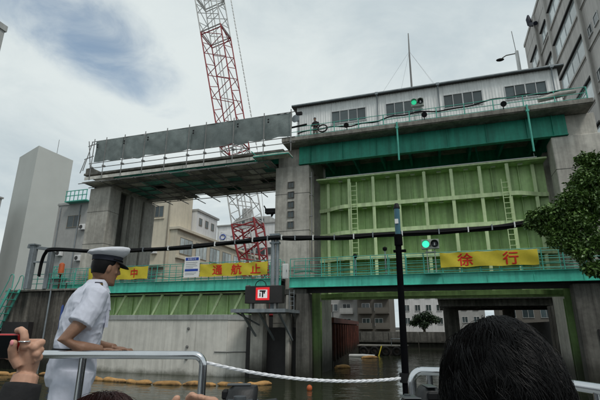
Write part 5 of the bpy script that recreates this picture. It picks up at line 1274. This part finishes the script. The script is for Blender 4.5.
    for sg in (-1, 1):
        g.tube([P(-0.01, sg*0.085, 0.9), P(-0.005+0.03*sg, sg*0.098, 0.7), P(0.0+0.05*sg, sg*0.103, 0.46), P(-0.03+0.06*sg, sg*0.108, 0.22), P(-0.035+0.06*sg, sg*0.11, 0.08)], [0.124, 0.114, 0.094, 0.086, 0.088], 16)
    tr = g.build('trousers', 'trouser_white', t); remesh(tr, 0.0065, 4); wrinkle(tr, 0.007, 8, 5.1)
    bl = MB(); bl.rings([ring(P(-0.006, 0, 1.005), 0.141, 0.182, F, LFT, 26), ring(P(-0.006, 0, 1.038), 0.141, 0.182, F, LFT, 26)]); bt = bl.build('belt', 'black', t, smooth=True)
    B_ = MB(); B_.bar(P(0.134, -0.025, 1.021), P(0.134, 0.025, 1.021), 0.012, 0.036); B_.build('buckle', 'gold', bt)
    for sg in (-1, 1):
        m = MB(); x = 0.06*sg
        m.rings([ring(P(-0.02+x, sg*0.115, 0.005), 0.125, 0.048, F, LFT, 16), ring(P(-0.02+x, sg*0.115, 0.03), 0.125, 0.048, F, LFT, 16), ring(P(-0.03+x, sg*0.114, 0.075), 0.085, 0.045, F, LFT, 16), ring(P(-0.045+x, sg*0.112, 0.1), 0.05, 0.04, F, LFT, 16)]); m.build('shoe', 'shirt_white', t, smooth=True)
    # hair at the nape and cap
    H = lambda a, b_, c: HC+hf*a+hs*b_+hu*c
    hr = MB(); hr.rings([ring(H(-0.03, 0, -0.05), 0.058, 0.066, hf, hs, 20), ring(H(-0.022, 0, -0.01), 0.078, 0.077, hf, hs, 20), ring(H(-0.014, 0, 0.03), 0.089, 0.081, hf, hs, 20), ring(H(-0.010, 0, 0.07), 0.086, 0.077, hf, hs, 20)]); hr.build('hair', 'hair_black', t, smooth=True)
    for sg in (-1, 1):
        MB().ellipsoid(H(0.083, sg*0.031, 0.012), 0.007, 0.012, 0.007, 10, 6, Matrix((hf, hs, hu)).transposed()).build('eye', 'black', t, smooth=True)
    cf = (hf*math.cos(R(4))+hu*math.sin(R(4))).normalized(); cu = cf.cross(hs).normalized()
    K = lambda a, b_, c: H(-0.004, 0, 0.048)+cf*a+hs*b_+cu*c
    band = MB(); band.rings([ring(K(0, 0, 0.0), 0.103, 0.086, cf, hs, 28), ring(K(0, 0, 0.04), 0.106, 0.089, cf, hs, 28)]); 
    cp = thing('uniform_cap', 'white peaked cap with black band worn by the uniformed man', 'cap', H(0, 0, 0.05))
    band.build('band', 'navy', cp, smooth=True)
    cr = MB(); rows = []
    for c, a, b_, dx in ((0.036, 0.106, 0.090, 0), (0.052, 0.126, 0.108, 0.0), (0.066, 0.142, 0.122, 0.0), (0.080, 0.143, 0.123, 0.0), (0.092, 0.134, 0.115, 0.0), (0.099, 0.105, 0.09, 0.0), (0.102, 0.055, 0.05, 0.0)):
        r_ = ring(K(dx, 0, c), a, b_, cf, hs, 32); cc = K(dx, 0, c); o_ = []
        for j, p in enumerate(r_):
            v = p-cc; fr = v.dot(cf); w = 1+0.018*math.sin(j*1.9+c*90)*(1 if c < 0.095 else 0.4); o_.append(cc+v*w+cu*(0.22*fr*min(1, (c-0.03)/0.05)))
        rows.append(o_)
    cr.rings(rows).build('crown', 'cap_white', cp, smooth=True)
    vi = MB(); n = 14; top_ = []
    a1, a2 = [], []
    for i in range(n+1):
        q = -1.15+2.3*i/n; a1.append(K(0.102*math.cos(q), 0.086*math.sin(q), 0.006)); a2.append(K(0.102*math.cos(q)+0.062*max(0, math.cos(q*1.3)), 0.088*math.sin(q), 0.004-0.035*max(0, math.cos(q*1.3))))
    vs = a1+a2+[p-cu*0.004 for p in a1]+[p-cu*0.004 for p in a2]; k = n+1
    fs = []
    for i in range(n): fs += [(i, i+1, k+i+1, k+i), (2*k+i, 3*k+i, 3*k+i+1, 2*k+i+1), (k+i, k+i+1, 3*k+i+1, 3*k+i)]
    vi.add(vs, fs).build('visor', 'black', cp, smooth=True)
    MB().tube([K(0.108*math.cos(q), 0.091*math.sin(q), 0.012) for q in [-1.4+2.8*i/12 for i in range(13)]], 0.0035, 6).build('chin_cord', 'black', cp, smooth=True)
officer()

def hair_strands(mesh_name, mname, parent, C, f, s, u, rad, count, length, seed, whorl=(0.25, 0.1, 0.97), cut=-0.55, thick=0.0005):
    """short hair: strands leave the scalp at a whorl near the crown and lie down over the skull"""
    rnd = random.Random(seed); m = MB(); wv = Vector(whorl).normalized()
    E = lambda d, k: Vector(C)+f*d.x*(rad[0]+k)+s*d.y*(rad[1]+k)+u*d.z*(rad[2]+k)
    clumps = []
    for _ in range(260):
        clumps.append((Vector((rnd.gauss(0, 1), rnd.gauss(0, 1), rnd.gauss(0, 1))).normalized(), rnd.gauss(0, 0.42), rnd.uniform(0.0, 0.011), rnd.uniform(0.65, 1.25)))
    kd = KDTree(len(clumps))
    for i, c in enumerate(clumps): kd.insert(c[0], i)
    kd.balance()
    n = 0
    while n < count:
        d = Vector((rnd.gauss(0, 1), rnd.gauss(0, 1), rnd.gauss(0, 1))).normalized()
        if d.z < cut or (d.x > 0.55 and d.z < 0.35): continue
        n += 1
        best = clumps[kd.find(d)[1]]
        swirl = best[1]*1.2+rnd.gauss(0, 0.28); lift = 0.002+best[2]*0.6+rnd.random()*0.004; L = length*best[3]*rnd.uniform(0.75, 1.15)
        away = (d-wv*d.dot(wv)); away = away.normalized() if away.length > 0.05 else Vector((rnd.gauss(0, 1), rnd.gauss(0, 1), 0)).normalized()
        away = (away+Vector((0, 0, -0.35))+ (best[0]-d)*0.6); away = (away-d*away.dot(d)).normalized()
        if rnd.random() < 0.008: lift += rnd.uniform(0.002, 0.006); swirl += rnd.gauss(0, 0.3)
        side = d.cross(away); dr = (away*math.cos(swirl)+side*math.sin(swirl)).normalized()
        pts = []; k = 6; p = d.copy(); st = L/k/0.1
        for i in range(k+1):
            q = i/k; pts.append(E(p, 0.002+lift*math.sin(math.pi*min(1, q*0.8+0.12))+0.004*q))
            g = dr+Vector((0, 0, -0.25*q)); g = (g-p*g.dot(p)).normalized(); p = (p+g*st).normalized(); dr = g
        m.tube(pts, [thick*(1.0-0.75*(i/k)**1.5) for i in range(k+1)], 3, False)
    return m.build(mesh_name, mname, parent)

def passenger(label, C, heading, shirt, hair, skin_m, hairlen, nstr, arms=(), extra_top=0.0, seed=1, hk=1.0, strands=True, hand_vox=0.0045):
    """seated passenger: C = head centre"""
    th = heading; f = Vector((math.cos(th), math.sin(th), 0)); s = Vector((-math.sin(th), math.cos(th), 0)); u = Vector((0, 0, 1)); C = Vector(C)
    t = thing('person', label, 'person', (C.x, C.y, DECK))
    P = lambda a, b, c: C+f*a+s*b+u*c
    b = MB(); head_shape(b, C, f, s, u, hk)
    b.tube([P(-0.02, 0, -0.06), P(-0.025, 0, -0.13), P(-0.04, 0, -0.2)], [0.06, 0.056, 0.075], 14)
    seat = DECK+0.42-C.z
    tor = [(seat+0.02, 0.12, 0.17, -0.07), (seat+0.15, 0.115, 0.165, -0.07), (-0.50, 0.11, 0.165, -0.065), (-0.36, 0.115, 0.18, -0.055), (-0.27, 0.105, 0.185, -0.045), (-0.21, 0.075, 0.14, -0.042), (-0.17, 0.055, 0.07, -0.035)]
    tor = sorted([x for x in tor], key=lambda q: q[0])
    b.rings([ring(P(dx, 0, z), ra, rb, f, s, 18) for z, ra, rb, dx in tor])
    for sg in (-1, 1):
        b.tube([P(-0.05, sg*0.09, seat+0.09), P(0.15, sg*0.11, seat+0.09), P(0.36, sg*0.12, seat+0.07), P(0.38, sg*0.12, seat-0.12), P(0.36, sg*0.12, DECK-C.z+0.08)], [0.095, 0.085, 0.062, 0.055, 0.042], 12)
        b.tube([P(0.32, sg*0.12, DECK-C.z+0.05), P(0.42, sg*0.12, DECK-C.z+0.045), P(0.54, sg*0.13, DECK-C.z+0.03)], [0.04, 0.042, 0.028], 10)
    sleeves = []
    for sg, elbow, wrist, hands in arms:
        sh_ = P(-0.045, sg*0.175, -0.26); elbow = Vector(elbow); wrist = Vector(wrist)
        b.tube([sh_, sh_.lerp(elbow, 0.5), elbow, elbow.lerp(wrist, 0.45), wrist], [0.055, 0.048, 0.041, 0.038, 0.027], 12); sleeves.append((sh_, elbow, wrist))
        for kind, data in hands:
            if kind == 'palm': b.rings(data)
            elif kind == 'fing': finger(b, *data)
            elif kind == 'ell': b.ellipsoid(*data)
    body = b.build('body', skin_m, t)
    remesh(body, hand_vox, 2)
    g = MB()
    g.rings([ring(P(dx, 0, z), ra+0.018, rb+0.018, f, s, 18) for z, ra, rb, dx in tor[:-1]]+[ring(P(-0.038, 0, -0.185), 0.07, 0.085, f, s, 18)])
    for sh_, e, w in sleeves:
        en = e.lerp(w, 0.92); g.tube([sh_, sh_.lerp(e, 0.5), e, e.lerp(w, 0.5), en], [0.068, 0.06, 0.053, 0.048, 0.04], 14)
    for sg in (-1, 1):
        if not any(a[0] == sg for a in arms):
            pass
    cl = g.build('shirt', shirt, t); remesh(cl, 0.008, 3)
    g = MB()
    for sg in (-1, 1): g.tube([P(-0.05, sg*0.09, seat+0.095), P(0.15, sg*0.11, seat+0.095), P(0.36, sg*0.12, seat+0.075), P(0.385, sg*0.12, seat-0.12), P(0.365, sg*0.12, DECK-C.z+0.1)], [0.108, 0.098, 0.078, 0.07, 0.062], 14)
    tr = g.build('trousers', 'navy', t); remesh(tr, 0.01, 3)
    cap = MB(); rows = []
    for i in range(11):
        ph = R(-28)+R(118)*i/10.01; rows.append([P(-0.006+0.104*hk*math.cos(ph)*math.cos(a)*(0.86 if math.cos(a) > 0 else 1.0), 0.084*hk*math.cos(ph)*math.sin(a), 0.012+0.114*hk*math.sin(ph)) for a in [2*math.pi*j/28 for j in range(28)]])
    cp = cap.rings(rows).build('hair_cap', hair, t, smooth=True)
    if strands: hair_strands('hair', hair, t, P(-0.006, 0, 0.012), f, s, u, (0.100*hk, 0.082*hk, 0.110*hk), nstr, hairlen, seed)
    return t, P, f, s, u
VH = math.pi/2+YAW      # heading of the boat
def dslr(label, C, yaw, back_to_us=True):
    """camera body 0.14 wide; C = centre of the body; lens points along yaw"""
    f = Vector((math.cos(yaw), math.sin(yaw), 0)); s = Vector((-math.sin(yaw), math.cos(yaw), 0)); u = Vector((0, 0, 1)); C = Vector(C)
    t = thing('camera', label, 'camera', C-u*0.05, 'cameras held up by passengers')
    P = lambda a, b, c: C+f*a+s*b+u*c
    def bx(a0, a1, b0, b1, c0, c1, nm, m, par, bev=0.005):
        v = [P(a, b, c) for c in (c0, c1) for a, b in ((a0, b0), (a1, b0), (a1, b1), (a0, b1))]
        return MB().add(v, [(3,2,1,0),(4,5,6,7),(0,1,5,4),(1,2,6,5),(2,3,7,6),(3,0,4,7)]).build(nm, m, par, bevel=bev)
    b = bx(-0.025, 0.025, -0.068, 0.068, -0.048, 0.032, 'body', 'camera_body', t, 0.008)
    MB().rings([ring(P(0, 0, 0.028), 0.034, 0.036, f, s, 12, 0.6), ring(P(0.004, 0, 0.048), 0.032, 0.027, f, s, 12, 0.6), ring(P(0.008, 0, 0.056), 0.026, 0.018, f, s, 12, 0.6)]).build('viewfinder_hump', 'camera_body', b, smooth=True)
    bx(-0.03, 0.02, -0.012, 0.012, 0.0565, 0.0595, 'hot_shoe', 'camera_trim', b, 0.001)
    bx(-0.040, -0.026, -0.014, 0.014, 0.030, 0.048, 'eyepiece', 'black', b, 0.003)
    bx(-0.0275, -0.0255, -0.045, 0.03, -0.04, 0.022, 'screen', 'phone_screen', t, 0.0008)
    MB().tube([P(0.024, 0, -0.006), P(0.05, 0, -0.006), P(0.075, 0, -0.006), P(0.08, 0, -0.006)], [0.034, 0.034, 0.037, 0.032], 20).build('lens', 'camera_body', t, smooth=True)
    MB().tube([P(0.03, 0, -0.006), P(0.036, 0, -0.006)], 0.0355, 20).build('lens_ring', 'camera_trim', t, smooth=True)
    MB().tube([P(0, -0.05, 0.032), P(0, -0.05, 0.042)], 0.013, 14).build('mode_dial', 'camera_trim', t, smooth=True)
    MB().tube([P(0.012, 0.052, 0.032), P(0.012, 0.052, 0.037)], 0.008, 12).build('shutter_button', 'camera_trim', t, smooth=True)
    bx(-0.026, 0.026, -0.069, 0.069, 0.0305, 0.034, 'top_plate', 'camera_trim', t, 0.002)
    return P, f, s, u
def cam_hand(P, side):
    """fingers wrapped under and round one end of a camera body"""
    out = []
    out.append(('ell', (P(0.0, side*0.085, -0.045), 0.035, 0.022, 0.04, 12, 8)))
    for i, z in enumerate((0.012, -0.008, -0.027, -0.045)):
        out.append(('fing', ([P(0.005, side*0.088, z-0.02), P(0.03, side*0.082, z-0.006), P(0.036, side*0.055, z-0.004), P(0.034, side*0.035, z-0.006)], 0.0095, 0.0075)))
    out.append(('fing', ([P(-0.02, side*0.088, -0.05), P(-0.036, side*0.07, -0.022), P(-0.036, side*0.05, 0.004)], 0.011, 0.0085)))
    return out
# black haired passenger in front of us, with a camera held up left of the head
CB = (-0.045, 1.19, 2.803)
Pc, *_ = dslr('black camera held up left of the black haired head', CB, VH)
HEADB = Vector((0.078, 0.775, 2.888))
passenger('passenger with short black hair seen from behind, close in front', HEADB, VH-R(6), 'black_cloth', 'hair_black', 'skin', 0.055, 22000,
          arms=[(1, (-0.235, 0.85, 2.54), (-0.15, 1.15, 2.70), cam_hand(Pc, 1)), (-1, (0.26, 1.05, 2.56), (0.06, 1.2, 2.70), cam_hand(Pc, -1))], seed=4, hk=0.96)
# brown haired passenger low at the left, camera held out to the right
CR = (-0.420, 0.905, 2.823)
Pr, *_ = dslr('black camera with lens to the right at the bottom edge left of centre', CR, R(22))
passenger('passenger with reddish brown hair at the bottom edge before the officer', (-0.69, 0.812, 2.736), VH+R(4), 'bench', 'hair_brown', 'skin', 0.07, 9000,
          arms=[(-1, (-0.46, 0.70, 2.50), (-0.505, 0.835, 2.735), cam_hand(Pr, 1)), (1, (-0.93, 0.92, 2.44), (-0.60, 0.93, 2.72),
                [('ell', (Vector((-0.555, 0.925, 2.80)), 0.03, 0.022, 0.042, 12, 8))]+[('fing', ([Vector((-0.56+0.02*i, 0.92, 2.82)), Vector((-0.548+0.02*i, 0.91, 2.848)), Vector((-0.535+0.02*i, 0.90, 2.856-0.004*i))], 0.0095, 0.008)) for i in range(4)]+[('fing', ([Vector((-0.58, 0.90, 2.81)), Vector((-0.572, 0.885, 2.835)), Vector((-0.56, 0.88, 2.85))], 0.0105, 0.0085))])], seed=7)
# phone held up at the left edge
def phone_hand():
    V = Vector; fh = HV; back = (V((0, 0, CAM_H))-V((-0.94, 0.805, 2.95))).normalized()    # towards us
    tl, tr, br, bl = V((-1.085, 0.753, 2.9808)), V((-0.9399, 0.7995, 2.9811)), V((-0.9446, 0.8151, 2.9262)), V((-1.090, 0.7687, 2.9259))
    nrm = (tr-tl).cross(bl-tl).normalized()
    if nrm.dot(back) < 0: nrm = -nrm
    t = thing('smartphone', 'smartphone in a red case held up sideways at the left edge', 'phone', (-1.01, 0.79, 2.925))
    BX = [(3,2,1,0),(4,5,6,7),(0,1,5,4),(1,2,6,5),(2,3,7,6),(3,0,4,7)]
    MB().add([p-nrm*0.005 for p in (bl, br, tr, tl)]+[p+nrm*0.004 for p in (bl, br, tr, tl)], BX).build('case', 'phone_red', t, bevel=0.0035)
    c = (tl+br)/2; q = [c+(p-c)*0.93 for p in (bl, br, tr, tl)]
    MB().add([p+nrm*0.0035 for p in q]+[p+nrm*0.0052 for p in q], BX).build('screen', 'phone_screen', t)
    A = RV; Bv = HV; h = []
    pal = [((-0.9372, 0.8303, 2.8900), 0.020, 0.017), ((-0.9336, 0.8272, 2.9094), 0.024, 0.018), ((-0.9285, 0.8216, 2.9318), 0.027, 0.018), ((-0.9255, 0.8166, 2.9500), 0.0255, 0.016), ((-0.9240, 0.8125, 2.9620), 0.019, 0.012)]
    h.append(('palm', [ring(V(p), ra, rb, A, Bv, 18) for p, ra, rb in pal]))
    # knuckles
    for p in ((-0.9225, 0.7995, 2.956), (-0.9065, 0.812, 2.952), (-0.9040, 0.818, 2.937)): h.append(('ell', (V(p), 0.0105, 0.010, 0.0105, 10, 8)))
    h.append(('fing', ([V((-0.9255, 0.803, 2.948)), V((-0.9195, 0.7930, 2.9740)), V((-0.9225, 0.7915, 2.9855)), V((-0.9350, 0.7935, 2.9910)), V((-0.952, 0.799, 2.9885))], 0.0096, 0.0072)))
    for i, z in enumerate((2.962, 2.945, 2.929)):
        h.append(('fing', ([V((-0.908-0.001*i, 0.815, z-0.006)), V((-0.908, 0.832, z)), V((-0.925, 0.838, z)), V((-0.955, 0.828, z)), V((-0.985, 0.814, z))], 0.0092, 0.0074)))
    h.append(('fing', ([V((-0.938, 0.808, 2.910)), V((-0.9440, 0.7940, 2.9300)), V((-0.9390, 0.7830, 2.9480)), V((-0.9330, 0.7795, 2.9615))], 0.0118, 0.0080)))
    wrist = V((-0.9372, 0.8303, 2.8900)); elbow = V((-0.925, 0.775, 2.66))
    tp = passenger('passenger at the left edge raising a phone, black sleeve and ring', tuple(bp(-1.12, 0.62, 3.02)), VH, 'black_cloth', 'hair_black', 'skin', 0.06, 1500, arms=[(-1, elbow, wrist, h)], seed=12, hand_vox=0.0026)[0]
    MB().ellipsoid((-0.9322, 0.7735, 2.9625), 0.0055, 0.0022, 0.0065, 10, 6).build('thumb_nail', 'nail', tp, smooth=True)
    rc = V((-0.9218, 0.7965, 2.9645)); MB().tube([rc+A*0.0112*math.cos(a)+Bv*0.0112*math.sin(a) for a in [2*math.pi*i/20 for i in range(21)]], 0.0019, 8).build('ring', 'silver', tp, smooth=True)
phone_hand()

# worker on the upper deck
def worker():
    t = thing('person', 'worker in dark clothes standing at the left end of the upper deck', 'person', (-7.45, 26.75, 15.67))
    O = Vector((-7.45, 26.75, 15.67)); P = lambda a, b, c: O+Vector((a, b, c))
    X = Vector((1, 0, 0)); Y = Vector((0, -1, 0)); U = Vector((0, 0, 1))
    b = MB(); head_shape(b, P(-0.03, -0.06, 1.56), Y, X, U, 1.0)
    b.tube([P(-0.02, -0.02, 1.38), P(-0.03, -0.05, 1.5)], [0.06, 0.055], 10)
    b.rings([ring(P(0.0, 0, z), rx, ry, X, Y, 14) for z, rx, ry in ((0.82, 0.16, 0.1), (1.0, 0.15, 0.1), (1.2, 0.18, 0.11), (1.33, 0.18, 0.1), (1.4, 0.1, 0.06))])
    for sg in (-1, 1):
        b.tube([P(sg*0.09, 0, 0.88), P(sg*0.11, -0.02, 0.48), P(sg*0.11, 0.02, 0.08)], [0.095, 0.062, 0.045], 10); b.tube([P(sg*0.11, 0.05, 0.045), P(sg*0.12, -0.16, 0.035)], [0.042, 0.03], 8)
        b.tube([P(sg*0.18, 0, 1.33), P(sg*0.26, -0.02, 1.08), P(sg*0.12, -0.22, 0.98)], [0.055, 0.045, 0.03], 10)
        for i in range(4): finger(b, [P(sg*0.12-sg*0.015*i, -0.23, 0.985), P(sg*0.10-sg*0.015*i, -0.27, 0.97), P(sg*0.09-sg*0.015*i, -0.29, 0.95)], 0.009, 0.007)
        finger(b, [P(sg*0.13, -0.22, 0.99), P(sg*0.10, -0.24, 1.02), P(sg*0.08, -0.25, 1.02)], 0.01, 0.008)
    remesh(b.build('body', 'skin_tan', t), 0.011, 2)
    g = MB(); g.rings([ring(P(0.0, 0, z), rx+0.02, ry+0.02, X, Y, 14) for z, rx, ry in ((0.88, 0.16, 0.1), (1.0, 0.155, 0.105), (1.2, 0.18, 0.11), (1.34, 0.18, 0.1), (1.41, 0.09, 0.07))])
    for sg in (-1, 1): g.tube([P(sg*0.18, 0, 1.33), P(sg*0.265, -0.02, 1.08), P(sg*0.15, -0.19, 1.0)], [0.07, 0.06, 0.045], 10)
    remesh(g.build('jacket', 'black_cloth', t), 0.014, 2)
    g = MB(); g.rings([ring(P(0, 0, z), rx, 0.12, X, Y, 14) for z, rx in ((0.8, 0.17), (0.9, 0.18), (0.96, 0.17))])
    for sg in (-1, 1): g.tube([P(sg*0.09, 0, 0.88), P(sg*0.11, -0.02, 0.48), P(sg*0.11, 0.02, 0.1)], [0.11, 0.082, 0.075], 10)
    remesh(g.build('trousers', 'apartment_tan', t), 0.014, 2)
    MB().rings([ring(P(-0.03, -0.055, z), a, c, Y, X, 16) for z, a, c in ((1.60, 0.115, 0.095), (1.64, 0.108, 0.09), (1.68, 0.085, 0.07), (1.70, 0.04, 0.035))]).build('helmet', 'navy', t, smooth=True)
worker()
